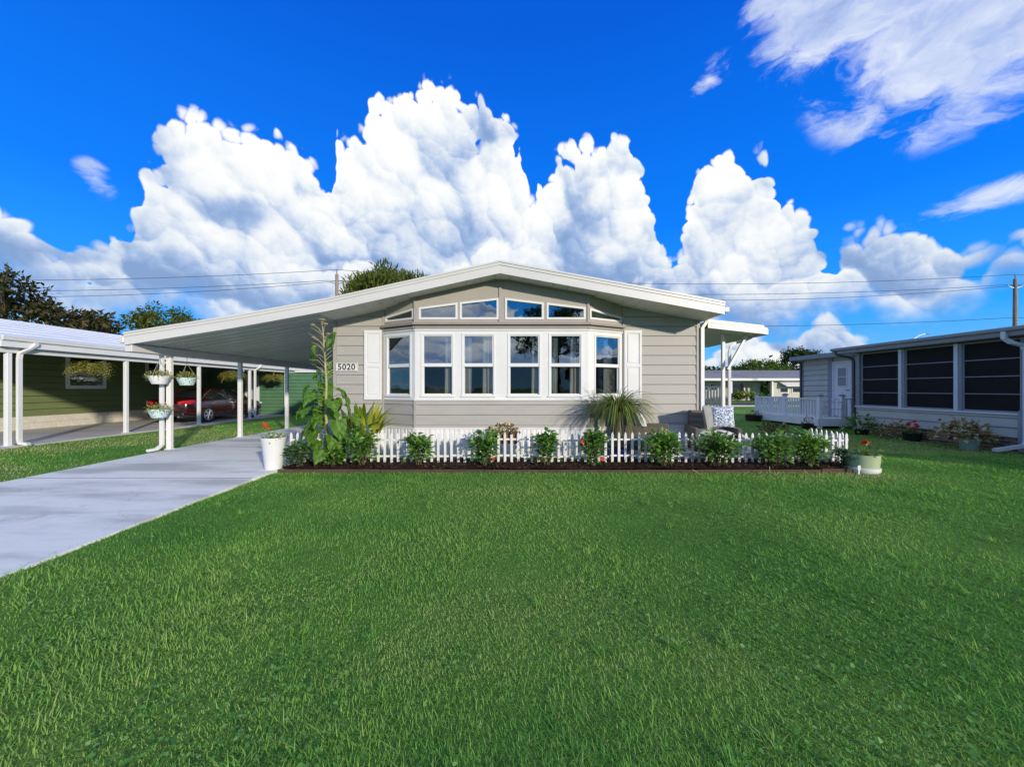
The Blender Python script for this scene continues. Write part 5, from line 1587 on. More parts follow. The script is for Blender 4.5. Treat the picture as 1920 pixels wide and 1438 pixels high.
put('ceiling', MB().prism(Frame((0, RY0 + .03, 0), (1, 0, 0), (0, -1, 0)), [(-12.33, 2.62), (-12.33, 2.60), (-16.78, 2.95), (-16.78, 2.97)], -(RY1 - RY0 - .1), 0), M['ceiling_dim'], gh)
for y in (9.47, 12.37, 15.25, 18.2, 21.1):
    ps = put('carport_post', MB().box(-12.45, -12.35, y - .05, y + .05, .03, 2.3395, .008), M['white'], gh)
    sub('post_foot', MB().box(-12.48, -12.32, y - .08, y + .08, .041, .06, .004), M['alu'], ps)
for y, side in ((9.62, 1), (18.45, 1)):
    put('downspout', MB().duct([(EX + .04, y + .22, EZ + .15), (EX + .03, y + .22, EZ + .08), (EX - .02, y + .12, EZ - .02), (-12.33, y + .03, EZ - .14), (-12.31, y, EZ - .28), (-12.31, y, .20), (-12.29, y, .10), (-12.12, y + .04, .06)], .085, .065, (0, 1, 0)), M['white'], gh)

# green shed closing the carport
shed = empty('green_shed', (-13.5, 21.6, 0), 'deep green metal shed at the far end of the left carport', 'shed')
FS = Frame((0, 21.4, 0), (1, 0, 0), (0, -1, 0))
put('wall', MB().box(-16.75, -10.4, 21.425, 23.8, 0, 2.36), M['green_shed'], shed)
lap(shed, FS, -16.75, -14.80, [.06 + .19 * k for k in range(13)], M['green_shed'], 0, None, 0.026, 0.02)
lap(shed, FS, -14.02, -10.4, [.06 + .19 * k for k in range(13)], M['green_shed'], 0, None, 0.026, 0.02)
put('roof', MB().prism(Frame((0, 21.25, 0), (1, 0, 0), (0, -1, 0)), [(-12.0, 2.361), (-10.2, 2.361), (-10.2, 2.40), (-12.0, 2.43)], -2.7, 0), M['white'], shed)
dr = put('door', MB().fbox(FS, -14.74, -14.08, 0, .03, .06, 2.15), M['white'], shed); dr['label'] = 'pale grey shed door'
sub('door_frame', MB().ringpoly(FS, [(-14.795, .05), (-14.025, .05), (-14.025, 2.21), (-14.795, 2.21)], [(-14.745, .055), (-14.075, .055), (-14.075, 2.155), (-14.745, 2.155)], 0, .04), M['alu'], dr)
sub('door_handle', MB().ball((-14.16, 21.34, 1.05), .03), M['steel'], dr)


# hanging ferns under the neighbour's eave
def hanging_fern(loc, label, seed, wide):
    r = np.random.default_rng(seed)
    t = empty('hanging_fern', loc, label, 'plant', 'ferns hanging under the left carport eave')
    n = 260
    a = r.uniform(0, 2 * np.pi, n); D = np.stack([np.cos(a), np.sin(a), r.uniform(-.1, 1.8, n)], 1)
    seg = 7; L_ = wide * .5 * r.uniform(.45, 1.25, n)
    B, Dl, N, Ls = [], [], [], []
    for i in range(n):
        p = np.array([math.cos(a[i]) * .07, math.sin(a[i]) * .07, .02]); d = D[i] / np.linalg.norm(D[i])
        s_ = np.array([-math.sin(a[i]), math.cos(a[i]), 0])
        for k in range(seg):
            p = p + d * L_[i] / seg; d = d + np.array([0, 0, -.34]); d /= np.linalg.norm(d)
            for sg in (-1, 1):
                B.append(p); Dl.append(s_ * sg + d * .5); N.append((0, 0, 1)); Ls.append(.10 * (1.15 - k / seg))
    B = np.array(B); tn = np.clip(r.normal(.5, .25, len(B)), 0, 1)
    f = put('fronds', leaf_mesh('fronds', B, np.array(Dl), np.array(N) + r.normal(0, .3, (len(B), 3)), np.array(Ls), np.array(Ls) * .42, tn), M['fern'], t, True); f['kind'] = 'stuff'
    o = put('bowl', MB().lathe([(.07, -.14), (.12, -.02), (.13, .03), (.115, .03), (.10, 0)], (0, 0, 0), 16), M['terracotta'], t, True)
    put('hanger', MB().tube([(.0, 0, .0), (0, 0, 2.34 - loc[2])], .004, 5), M['steel'], t, True)
    put('bow', MB().ball((0, -.02, .22), (.06, .04, .07), 5, 8), M['terracotta'], t, True)
hanging_fern((-12.62, 11.5, 2.05), 'large olive fern hanging in front of the neighbour window', 401, 1.0)
hanging_fern((-12.55, 17.3, 2.03), 'olive fern hanging above the bonnet of the red car', 402, 1.0)
hanging_fern((-12.5, 20.2, 2.03), 'olive fern hanging in front of the green shed', 403, 1.05)

# ================================================================== red car under the carport
M['car_red'] = surf('deep_red_car_paint', (.030, .002, .003), .2, .05, 2.0, 0, 30, .6, coat=.8)
M['car_glass'] = surf('dark_car_glass', (.012, .014, .016), .05, .05, 2.0, 0, 30, .8)
M['tyre'] = surf('tyre_rubber', (.012, .012, .012), .85, .1, 20)
M['rim'] = surf('silver_alloy', (.55, .56, .58), .3, .05, 5, 0, 30, .5, .8)
M['chrome'] = surf('chrome', (.75, .75, .76), .15, .03, 5, 0, 30, .5, 1.0)
M['tail'] = surf('red_lamp_plastic', (.45, .01, .012), .2, .1, 5, 0, 30, .6)
M['lamp_clear'] = surf('clear_lamp_plastic', (.6, .62, .64), .12, .05, 5, 0, 30, .6)
car = empty('parked_car', (-13.66, 17.6, .04), 'dark red sedan parked under the neighbour carport', 'car')
ST = [(-2.43, .66, .46, .76, .80), (-2.38, .80, .34, .88, .97), (-2.2, .875, .29, .93, 1.05), (-1.8, .895, .26, .95, 1.07), (-1.2, .905, .25, .955, 1.04), (-.4, .91, .24, .95, 1.0), (.5, .905, .24, .935, .98), (1.0, .90, .25, .91, .99), (1.5, .885, .26, .86, .94), (1.95, .855, .27, .79, .86), (2.25, .78, .31, .70, .76), (2.42, .60, .42, .60, .62)]
rings = []
for y, hw, zb, zs, zt in ST:
    half = [(0, zb), (hw * .80, zb), (hw * .95, zb + .07), (hw, zb + (zs - zb) * .45), (hw * .985, zb + (zs - zb) * .75), (hw * .95, zs), (hw * .84, zt - .02), (hw * .5, zt), (0, zt + .012)]
    rg = [(p[0], y, p[1]) for p in half] + [(-p[0], y, p[1]) for p in half[-2:0:-1]]
    rings.append(rg)
body = put('body', MB().loft(rings), M['car_red'], car, True); smooth(body, 50)
m_ = body.modifiers.new('sub', 'SUBSURF'); m_.levels = m_.render_levels = 1
def gh_ring(z, y0, y1, hw, n_=20, p=3.2):
    out = []
    for k in range(n_):
        g = 2 * math.pi * k / n_
        c, s_ = math.cos(g), math.sin(g)
        out.append((hw * math.copysign(abs(c) ** (2 / p), c), (y0 + y1) / 2 + (y1 - y0) / 2 * math.copysign(abs(s_) ** (2 / p), s_), z))
    return out
cab = put('cabin_glass', MB().loft([gh_ring(.93, -1.95, 1.35, .84), gh_ring(1.14, -1.60, .88, .765), gh_ring(1.34, -1.05, .30, .65), gh_ring(1.40, -.85, .05, .60)]), M['car_glass'], car, True); smooth(cab, 50)
rf = put('roof', MB().loft([gh_ring(1.37, -1.02, .24, .645), gh_ring(1.425, -.85, .05, .60), gh_ring(1.45, -.6, -.15, .42)]), M['car_red'], car, True); smooth(rf, 60)
for s_ in (-1, 1):
    put('pillar', MB().tube([(s_ * .81, 1.20, .95), (s_ * .73, .74, 1.17), (s_ * .64, .22, 1.39)], .032, 6), M['car_red'], car, True)
    put('pillar', MB().tube([(s_ * .855, -.28, .95), (s_ * .775, -.30, 1.17), (s_ * .665, -.33, 1.385)], .03, 6), M['black_plastic'], car, True)
    put('pillar', MB().tube([(s_ * .78, -1.72, .97), (s_ * .70, -1.42, 1.18), (s_ * .62, -.98, 1.38)], [.07, .06, .045], 6), M['car_red'], car, True)
    put('window_trim', MB().tube([(s_ * .872, -1.35, .965), (s_ * .885, -.4, .96), (s_ * .865, .9, .945)], .011, 5), M['chrome'], car, True)
    mr = put('mirror', MB().ball((s_ * 1.0, .72, 1.0), (.09, .06, .065), 6, 10), M['car_red'], car, True); smooth(mr)
    tl = put('tail_light', MB().add([(s_ * .50, -2.425, .78), (s_ * .86, -2.30, .80), (s_ * .885, -2.05, .88), (s_ * .87, -2.12, .96), (s_ * .78, -2.37, .95), (s_ * .50, -2.42, .90)], [(0, 1, 4, 5), (1, 2, 3, 4)]), M['tail'], car, True)
    m2 = tl.modifiers.new('thick', 'SOLIDIFY'); m2.thickness = .03; m2.offset = 0
    hl = put('headlight', MB().ball((s_ * .68, 2.14, .70), (.17, .16, .06), 6, 10), M['lamp_clear'], car, True); smooth(hl)
    for yy in (.05, -.95):
        put('door_handle', MB().box(s_ * .905, s_ * .93, yy - .09, yy + .09, .80, .825, .005), M['chrome'], car, True)
    put('door_seam', MB().box(s_ * .905, s_ * .912, -.345, -.335, .36, .93), M['black_plastic'], car, True)
    put('door_seam', MB().box(s_ * .902, s_ * .910, .72, .73, .36, .92), M['black_plastic'], car, True)
    put('side_skirt', MB().box(s_ * .86, s_ * .915, -1.0, 1.0, .20, .30, .02), M['black_plastic'], car, True)
put('bumper', MB().box(-.72, .72, -2.455, -2.36, .32, .50, .03), M['black_plastic'], car, True)
put('number_plate', MB().box(-.16, .16, -2.447, -2.44, .62, .76), M['white'], car, True)
put('exhaust', MB().tube([(.55, -2.3, .30), (.55, -2.47, .30)], .035, 10), M['chrome'], car, True)
def wheel(y, s_):
    tyre = MB().lathe([(.20, -.10), (.29, -.11), (.325, -.09), (.33, 0), (.325, .09), (.29, .11), (.20, .10)], (0, 0, 0), 28).mesh('tyre')
    Mx = Matrix.Translation((s_ * .79, y, .33)) @ Matrix.Rotation(R(90) * s_, 4, 'Y')
    tyre.transform(Mx)
    w = put('wheel', tyre, M['tyre'], car, True); smooth(w, 40)
    rm = MB().lathe([(.225, .06), (.235, .112), (.21, .112), (.20, .05)], (0, 0, 0), 28)
    for k in range(10):
        g = 2 * math.pi * (k // 2) / 5 + (.16 if k % 2 else -.16); c, s2 = math.cos(g), math.sin(g)
        rm.tube([(c * .03, s2 * .03, .098), (c * .215, s2 * .215, .100)], [.022, .016], 4)
    rm.lathe([(.001, .112), (.045, .11), (.05, .07)], (0, 0, 0), 12)
    rme = rm.mesh('rim'); rme.transform(Mx)
    sub('rim', rme, M['rim'], w)
    hub = MB().lathe([(.001, .02), (.22, .02)], (0, 0, 0), 20).mesh('brake_disc'); hub.transform(Mx)
    sub('brake_disc', hub, M['black_plastic'], w)
    arch = MB().lathe([(.30, .085), (.375, .10), (.385, .085), (.30, .06)], (0, 0, 0), 28).mesh('wheel_arch'); arch.transform(Mx)
    sub('wheel_arch', arch, M['black_plastic'], w)
for y in (-1.4, 1.4):
    for s_ in (-1, 1): wheel(y, s_)

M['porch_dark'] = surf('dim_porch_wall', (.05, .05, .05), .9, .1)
# ================================================================== right neighbour: grey house with screened porch
gr = empty('screened_house', (12.5, 11, 0), 'grey house with a dark screened porch on a brick base at the right', 'house')
FP = Frame((11.55, 0, 0), (0, 1, 0), (-1, 0, 0))
PY0, PY1 = 3.2, 12.9
put('mortar_wall', MB().box(11.565, 11.75, PY0, PY1, 0, .335), M['mortar'], gr)
M['brick'] = surf('dark_brick', (.11, .07, .055), .9, .35, 5.0, .5, 60, .15)
M['brick2'] = surf('brown_brick', (.20, .13, .10), .9, .25, 5.0, .5, 60, .15)
bm_ = []
for mk in ('brick', 'brick2'):
    q = MB().fbox(FP, 0, .198, -.02, .004, 0, .064).mesh('brick'); q.materials.append(M[mk]); bm_.append(q)
for row in range(4):
    y = 3.25 + .105 * (row % 2)
    while y < PY1 - .19:
        o = bpy.data.objects.new('brick', bm_[int(rng.random() < .55)]); COL.objects.link(o); o.parent = gr; o.matrix_parent_inverse = Matrix.Translation(-gr.location)
        o.location = (rng.uniform(-.003, .003), y, .010 + row * .0815); y += .2105
lap(gr, FP, PY0, PY1, [.335, .56, .785, .84], M['grey_siding'], 0, None, 0.026, 0.02)
put('wall', MB().box(11.573, 11.68, PY0, PY1, .336, .845), M['grey_siding'], gr)
put('porch_sill', MB().fbox(FP, PY0, PY1 + .03, -.10, .045, .846, .888), M['white'], gr)
put('header', MB().fbox(FP, PY0, PY1, -.10, -.02, 2.615, 2.639), M['porch_dark'], gr)


def screen_material():
    m, g, b, out = new_mat('dark_insect_screen')
    b.inputs['Base Color'].default_value = (.010, .011, .013, 1); b.inputs['Roughness'].default_value = .7
    tr = g.node('ShaderNodeBsdfTransparent'); tr.inputs[0].default_value = (.55, .55, .55, 1)
    mx = g.node('ShaderNodeMixShader')
    tcn = g.node('ShaderNodeTexCoord')
    g.put(mx.inputs[0], g.mapr(g.noise(tcn.outputs['Object'], 3.0, 3, .6, '3D').outputs['Fac'], .3, .7, .42, .52))
    g.l.new(b.outputs[0], mx.inputs[1]); g.l.new(tr.outputs[0], mx.inputs[2]); g.l.new(mx.outputs[0], out.inputs['Surface'])
    return m
M['screen'] = screen_material()
cols_y = [12.86, 11.44, 10.0, 8.66, 7.25, 5.85, 4.5, 3.3]
for i, y in enumerate(cols_y):
    if i in (0, 3):
        put('corner_post', MB().fbox(FP, y - .07 if i == 0 else y - .20, y + .07 if i == 0 else y + .08, -.10, .02, .889, 2.6145), M['grey_trim'], gr)
    else:
        put('porch_post', MB().fbox(FP, y - .045, y + .045, -.06, .035, .889, 2.6145), M['alu'], gr)
        put('porch_post', MB().fbox(FP, y - .115, y - .046, -.06, .012, .889, 2.6145), M['grey_trim'], gr)
put('corner_post', MB().fbox(FP, 8.46, 8.74, .0455, .07, .02, .95), M['grey_trim'], gr)
for a, b in zip(cols_y[1:], cols_y[:-1]):
    a2, b2 = a + .046, b - .116
    sc = put('screen', MB().fbox(FP, a2, b2, -.045, -.042, .889, 2.6145), M['screen'], gr)
    for z in (2.16, 1.747, 1.325):
        sub('mullion', MB().fbox(FP, a2, b2, -.041, -.018, z - .010, z + .010), M['grey_trim'], sc)
    sub('screen_frame', MB().ringpoly(FP, [(a2, .8895), (b2, .8895), (b2, 2.614), (a2, 2.614)], [(a2 + .03, .93), (b2 - .03, .93), (b2 - .03, 2.58), (a2 + .03, 2.58)], -.041, -.015), M['grey_trim'], sc)
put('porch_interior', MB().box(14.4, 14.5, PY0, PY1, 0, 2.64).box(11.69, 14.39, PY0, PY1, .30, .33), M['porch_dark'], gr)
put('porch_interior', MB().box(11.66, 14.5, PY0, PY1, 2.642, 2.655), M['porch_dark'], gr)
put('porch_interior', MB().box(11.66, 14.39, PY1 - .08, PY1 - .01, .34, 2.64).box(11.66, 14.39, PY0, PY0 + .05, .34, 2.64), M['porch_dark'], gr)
put('wall', MB().prism(Frame((0, PY0, 0), (1, 0, 0), (0, -1, 0)), [(11.69, 0), (17.4, 0), (17.4, 3.2), (11.69, 2.65)], -.04, -.001), M['grey_siding'], gr)
lap(gr, Frame((0, PY0, 0), (1, 0, 0), (0, -1, 0)), 11.6, 17.4, [.02 + .215 * k for k in range(13)], M['grey_siding'], .021, None, 0.026, 0.02)
# porch roof with slate fascia
put('porch_roof', MB().prism(Frame((0, 2.8, 0), (1, 0, 0), (0, -1, 0)), [(11.3, 2.657), (17.5, 3.25), (17.5, 3.40), (11.3, 2.80)], -10.75, 0), M['roof_grey'], gr)
put('fascia_board', MB().box(11.265, 11.298, 2.8, 13.56, 2.655, 2.76), M['grey_trim'], gr)
put('gutter', MB().box(11.20, 11.2995, 2.78, 13.58, 2.7605, 2.85, .015), M['grey_trim'], gr)
put('soffit', MB().box(11.299, 11.66, 2.8, 13.54, 2.64, 2.656), M['grey_trim'], gr)
put('downspout', MB().duct([(11.25, 8.80, 2.76), (11.25, 8.80, 2.60), (11.30, 8.72, 2.50), (11.44, 8.62, 2.42), (11.47, 8.58, 2.30), (11.47, 8.58, .28), (11.42, 8.58, .18), (10.85, 8.66, .07)], .09, .07, (0, 1, 0)), M['alu'], gr)
put('downspout', MB().duct([(11.27, 13.42, 2.76), (11.30, 13.36, 2.62), (11.52, 13.10, 2.50), (11.53, 13.0, 2.38), (11.53, 12.98, .2)], .08, .07, (0, 1, 0)), M['dark_metal'], gr)
# set-back wing: siding, door
FQ = Frame((12.6, 0, 0), (0, 1, 0), (-1, 0, 0))
put('wall', MB().box(12.625, 12.80, 12.95, 16.7, 0, 2.70), M['grey_siding'], gr)
put('wall', MB().box(12.81, 17.5, 16.55, 16.7, 0, 2.75), M['grey_siding'], gr)
put('wall', MB().box(11.67, 12.62, 12.905, 12.94, 0, 2.65), M['grey_siding'], gr)
lap(gr, FQ, 15.34, 16.62, [.30 + .215 * k for k in range(12)], M['grey_siding'], 0, None, 0.026, 0.02)
put('corner_trim', MB().fbox(FQ, 16.625, 16.72, -.02, .03, .1, 2.66), M['grey_trim'], gr)
put('corner_trim', MB().fbox(FQ, 15.12, 15.335, -.02, .025, .3, 2.66), M['grey_trim'], gr)
put('corner_trim', MB().fbox(FQ, 12.96, 14.22, -.02, .012, .3, 2.66), M['grey_trim'], gr)
dr = put('door', MB().fbox(FQ, 14.30, 15.04, -.01, .02, .40, 2.44), M['white'], gr); dr['label'] = 'white door with a half window onto the deck'
sub('door_frame', MB().ringpoly(FQ, [(14.225, .36), (15.115, .36), (15.115, 2.51), (14.225, 2.51)], [(14.295, .37), (15.045, .37), (15.045, 2.445), (14.295, 2.445)], -.01, .035), M['white'], dr)
sub('door_window', MB().ringpoly(FQ, [(14.45, 1.52), (14.89, 1.52), (14.89, 2.28), (14.45, 2.28)], [(14.49, 1.56), (14.85, 1.56), (14.85, 2.24), (14.49, 2.24)], .0205, .034).fbox(FQ, 14.49, 14.85, .0205, .03, 1.89, 1.92), M['white'], dr)
sub('pane', MB().fbox(FQ, 14.485, 14.855, .0205, .0245, 1.555, 2.245), M['grey_trim'], dr)
sub('door_handle', MB().tube([(12.57, 14.36, 1.40), (12.53, 14.36, 1.40), (12.53, 14.46, 1.40)], .014, 6), M['dark_metal'], dr)
put('wing_roof', MB().prism(Frame((0, 13.6, 0), (1, 0, 0), (0, -1, 0)), [(12.2, 2.70), (17.5, 3.2), (17.5, 3.34), (12.2, 2.80)], -3.3, 0), M['roof_grey'], gr)
put('fascia_board', MB().box(12.165, 12.198, 13.6, 16.9, 2.665, 2.83), M['grey_trim'], gr)
put('soffit', MB().box(12.2, 12.6, 13.6, 16.85, 2.66, 2.69), M['grey_trim'], gr)
put('downspout', MB().duct([(12.24, 16.75, 2.66), (12.34, 16.75, 2.58), (12.53, 16.72, 2.58), (12.55, 16.72, 2.34), (12.55, 16.72, .3)], .08, .07, (0, 1, 0)), M['dark_metal'], gr)

# deck with white baluster railing and iron gate
dk = empty('deck', (11.9, 15.8, 0), 'raised deck with white painted railing beside the grey house door', 'deck')
put('deck_floor', MB().box(11.16, 12.58, 14.0, 17.7, .24, .36), M['deck_white'], dk)
put('rim_board', MB().box(11.10, 11.155, 13.96, 17.74, .10, .37), M['deck_white'], dk)
put('rim_board', MB().box(11.16, 12.58, 13.94, 13.995, .10, .37), M['deck_white'], dk)
def rail_run(p, q, top=1.10, bot=.40, pitch=.135, w=.065):
    p, q = Vector((*p, 0)), Vector((*q, 0)); d = (q - p); L_ = d.length; fr = Frame(p, d)
    put('rail', MB().fbox(fr, .05, L_ - .05, -.045, .045, top - .045, top), M['deck_white'], dk)
    put('rail', MB().fbox(fr, .05, L_ - .05, -.03, .03, bot, bot + .05), M['deck_white'], dk)
    n_ = max(1, int((L_ - .12) / pitch))
    for k in range(n_):
        u = .06 + (L_ - .12) * (k + .5) / n_
        put('baluster', MB().fbox(fr, u - w / 2, u + w / 2, -.016, .016, bot + .0505, top - .0455), M['deck_white'], dk)
def rail_post(x, y, h=1.18):
    ps = put('railing_post', MB().box(x - .06, x + .06, y - .06, y + .06, .0, h, .006), M['deck_white'], dk)
    sub('post_cap', MB().loft([[(x + a * s_, y + b * s_, z) for a, b in ((-1, -1), (1, -1), (1, 1), (-1, 1))] for s_, z in ((.085, h + .0005), (.085, h + .03), (.02, h + .075))]), M['grey_trim'], ps)
P4 = [(11.2, 17.62), (11.2, 15.8), (11.2, 14.02), (12.02, 14.02), (12.5, 14.02)]
for x, y in P4: rail_post(x, y)
rail_post(12.5, 17.62)
rail_run(P4[0], P4[1]); rail_run(P4[1], P4[2]); rail_run(P4[3], P4[4]); rail_run((12.5, 17.62), P4[0])
gt = empty('iron_gate', (11.6, 14.0, .38), 'wire scroll garden gate between two white deck posts', 'gate')
mg = MB()
for k in range(6): mg.tube([(11.32 + k * .12, 13.93, .42), (11.32 + k * .12, 13.93, 1.0 + (.12 if k in (2, 3) else 0))], .010, 6)
for z in (.44, .72, .96): mg.tube([(11.28, 13.93, z), (11.95, 13.93, z)], .010, 6)
put('frame', mg, M['alu'], gt)
for cx in (11.46, 11.77):
    put('scroll', MB().tube([(cx + .10 * math.cos(t), 13.93, .96 + .13 * math.sin(t)) for t in np.linspace(0, math.pi, 9)], .010, 6), M['alu'], gt)

# pots along the grey house
pot_thing('black_pot', (11.12, 12.25, 0), 'low black pot at the far end of the brick base by the deck', [(.15, 0), (.19, .15), (.20, .17), (.18, .17), (.175, .14)], 'black_plastic', group='black pots by the grey house')
pot_plant('leafy_plant', (11.12, 12.25, .16), 'loose green leafy plant in the pot next to the deck', .95, .50, 220, .11, 'hibiscus', 501, .6, 0, trail=.1)
pot_thing('black_pot', (11.18, 10.75, 0), 'square-shouldered black pot under the middle porch screen', [(.17, 0), (.205, .19), (.215, .20), (.215, .22), (.19, .22), (.185, .18)], 'black_plastic', group='black pots by the grey house')
pot_plant('red_celosia', (11.18, 10.75, .20), 'red flower spikes in the black pot under the middle porch screen', .34, .20, 120, .08, 'hibiscus', 502, .5, .1,
          flowers=tuple(((rng.uniform(-.11, .11), rng.uniform(-.1, .1), rng.uniform(.14, .40)), .055, 'red_flower') for _ in range(9)))
pot_plant('croton_plant', (11.20, 11.30, .02), 'yellow and rust croton spilling out left of the black pot', .85, .50, 330, .10, 'coleus', 503, .55, .18, trail=.0)
pot_thing('mint_pot', (10.95, 9.22, 0), 'mint green pot standing on the lawn before the brick base', [(.14, 0), (.15, .01), (.195, .23), (.205, .24), (.205, .26), (.185, .26), (.18, .22)], 'mint_pot')
pot_plant('begonia_plant', (10.92, 9.35, .26), 'rangy green and rust leaved plant in the mint green pot', 1.10, .50, 330, .13, 'coleus', 504, .75, .20, trail=.25, flowers=(((-.10, -.05, .02), .06, 'red_flower'),))
pot_thing('black_pot', (10.55, 13.75, 0), 'small black pot on the lawn in front of the deck railing', [(.15, 0), (.19, .19), (.20, .21), (.18, .21), (.175, .17)], 'black_plastic', group='black pots by the grey house')
pot_plant('potted_succulent', (10.55, 13.75, .2), 'stubby reddish plant in the small black pot before the deck', .34, .32, 60, .08, 'coleus', 505, .5, .1)
pot_thing('trough_planter', (10.85, 17.3, 0), 'black trough at the far corner of the deck railing', [(.30, 0), (.34, .26), (.35, .28), (.32, .28), (.31, .22)], 'black_plastic')
pot_plant('trough_plant', (10.85, 17.3, .27), 'small grey-green plant in the black trough', .55, .22, 80, .07, 'dark_shrub', 506)
pot_plant('purple_clump', (8.35, 12.6, 0), 'left clump of dark purple foliage on the lawn behind the fence', .55, .36, 150, .10, 'coleus', 507, .4, -.45, group='dark clumps on the lawn')
pot_plant('purple_clump', (8.95, 12.9, 0), 'right clump of dark purple foliage on the lawn behind the fence', .50, .32, 140, .10, 'coleus', 508, .4, -.45, group='dark clumps on the lawn')

# ================================================================== house across the rear lane
bh = empty('far_house', (29, 46, 0), 'long low cream house with grey roof and white awning across the rear lane', 'house')
FH = Frame((0, 46, 0), (1, 0, 0), (0, -1, 0))
put('roof', MB().add([(12, 45.3, 2.66), (46, 45.3, 2.66), (46, 50, 3.85), (12, 50, 3.85), (12, 55, 2.66), (46, 55, 2.66)], [(0, 1, 2, 3), (3, 2, 5, 4)]), M['roof_grey'], bh)
put('gable_wall', MB().prism(Frame((12.3, 0, 0), (0, 1, 0), (-1, 0, 0)), [(46, 0), (54.5, 0), (54.5, 2.6), (50, 3.78), (46, 2.6)], -.2, 0), M['shade_cream'], bh)
put('fascia_board', MB().box(12, 46, 45.2, 45.29, 2.42, 2.68), M['white'], bh)
put('soffit', MB().box(12, 46, 45.3, 47.9, 2.40, 2.44), M['white'], bh)
put('wall', MB().box(30.9, 46, 46.0, 46.2, 0, 2.42), M['shade_cream'], bh)
put('wall', MB().box(12.5, 30.88, 47.9, 48.1, 0, 2.42), M['grey_siding'], bh)
for k in range(11): put('siding_board', MB().fbox(FH, 30.92, 45.9, .002, .014 + .004 * (k % 2), .02 + k * .215, .215 + k * .215), M['shade_cream'], bh)
for x in (25.95, 30.8): put('porch_post', MB().box(x - .09, x + .09, 45.5, 45.68, 0, 2.398), M['white'], bh)
FH2 = Frame((0, 47.9, 0), (1, 0, 0), (0, -1, 0))
for i, (a, b, z0, z1, fr) in enumerate(((31.9, 33.0, .95, 1.62, FH), (33.4, 34.4, .95, 1.62, FH), (34.8, 35.9, .95, 1.62, FH), (27.2, 28.9, .7, 2.25, FH2), (23.6, 24.4, 1.2, 2.1, FH2), (24.6, 25.5, 1.2, 2.1, FH2), (20.0, 21.5, .9, 2.1, FH2))):
    w = put('window', MB().ringpoly(fr, [(a, z0), (b, z0), (b, z1), (a, z1)], [(a + .09, z0 + .09), (b - .09, z0 + .09), (b - .09, z1 - .09), (a + .09, z1 - .09)], .021, .07), M['white'], bh)
    sub('pane', MB().fbox(fr, a + .08, b - .08, .022, .03, z0 + .08, z1 - .08), M['car_glass'], w)
put('door', MB().fbox(FH2, 30.0, 30.8, .002, .05, .1, 2.2), M['white'], bh)
put('awning', MB().add([(31.7, 46.0 - .03, 2.36), (36.2, 46.0 - .03, 2.36), (36.6, 45.1, 1.78), (32.2, 45.1, 1.78), (31.7, 46.0 - .03, 2.31), (36.2, 46.0 - .03, 2.31), (36.6, 45.1, 1.73), (32.2, 45.1, 1.73)], [(0, 1, 2, 3), (7, 6, 5, 4), (0, 3, 7, 4), (3, 2, 6, 7), (2, 1, 5, 6), (1, 0, 4, 5)]), M['white'], bh)
pot_plant('croton_hedge', (27.4, 45.2, .55), 'yellow-green croton row in front of the far porch', 3.4, .55, 420, .30, 'yellow_leaf', 601, .4, 0.0, cat='hedge')
hd = shrub((26.4, 45.0, 0), 1.0, 2.2, 'left dark clipped bush below the far porch', 602, 16, 500, .16, mat='dark_shrub', name='clipped_bush', group='bushes before the far porch')
hd = shrub((28.6, 45.0, 0), 1.0, 2.4, 'right dark clipped bush below the far porch', 603, 16, 500, .16, mat='dark_shrub', name='clipped_bush', group='bushes before the far porch')

# beige side steps with railing behind the home
st = empty('side_steps', (8.4, 17.4, 0), 'beige wooden side steps with baluster railing behind the awning post', 'steps')
put('platform', MB().box(6.9, 9.25, 17.0, 18.4, 0, .50), M['beige_rail'], st)
put('rail', MB().box(6.9, 9.25, 17.02, 17.08, 1.50, 1.57), M['beige_rail'], st)
put('rail', MB().box(6.9, 9.25, 17.02, 17.08, .62, .69), M['beige_rail'], st)
for k in range(18): put('baluster', MB().box(6.93 + k * .132, 6.985 + k * .132, 17.025, 17.075, .5005, 1.4995), M['beige_rail'], st)

# ================================================================== poles, wires, street lamp
def pole(x, y, h, label):
    t = empty('utility_pole', (x, y, 0), label, 'pole', 'utility poles behind the homes')
    put('shaft', MB().tube([(x, y, 0), (x, y, h * .5), (x, y, h)], [.17, .145, .115], 10), M['pole_wood'], t)
    put('top_pin', MB().tube([(x, y, h), (x, y, h + .35)], [.03, .03], 6), M['dark_metal'], t)
    for s_ in (-1, 1):
        put('insulator_arm', MB().tube([(x, y - .12 * 0, h - .75), (x + s_ * .55, y, h - .55)], [.035, .025], 6), M['steel'], t)
        put('insulator', MB().lathe([(.03, 0), (.055, .03), (.03, .06), (.055, .09), (.02, .14)], (x + s_ * .58, y, h - .57), 8), M['alu'], t)
    return t
PL, PR = (-13.1, 28.8, 10.0), (39.2, 30.0, 10.0)
pole(*PL, 'grey wooden utility pole rising behind the carport roof at left')
pole(*PR, 'grey wooden utility pole at the right edge behind the screened porch')
far_l, far_r = (-66.0, 28.0, 10.0), (92.0, 31.0, 10.0)
def wire(p, q, sag, label):
    p, q = Vector(p), Vector(q)
    pts = [p.lerp(q, k / 28) - Vector((0, 0, sag * 4 * (k / 28) * (1 - k / 28))) for k in range(29)]
    tag(put('power_line', MB().tube(pts, .016, 4), M['wire']), label, 'cable', 'overhead power lines')
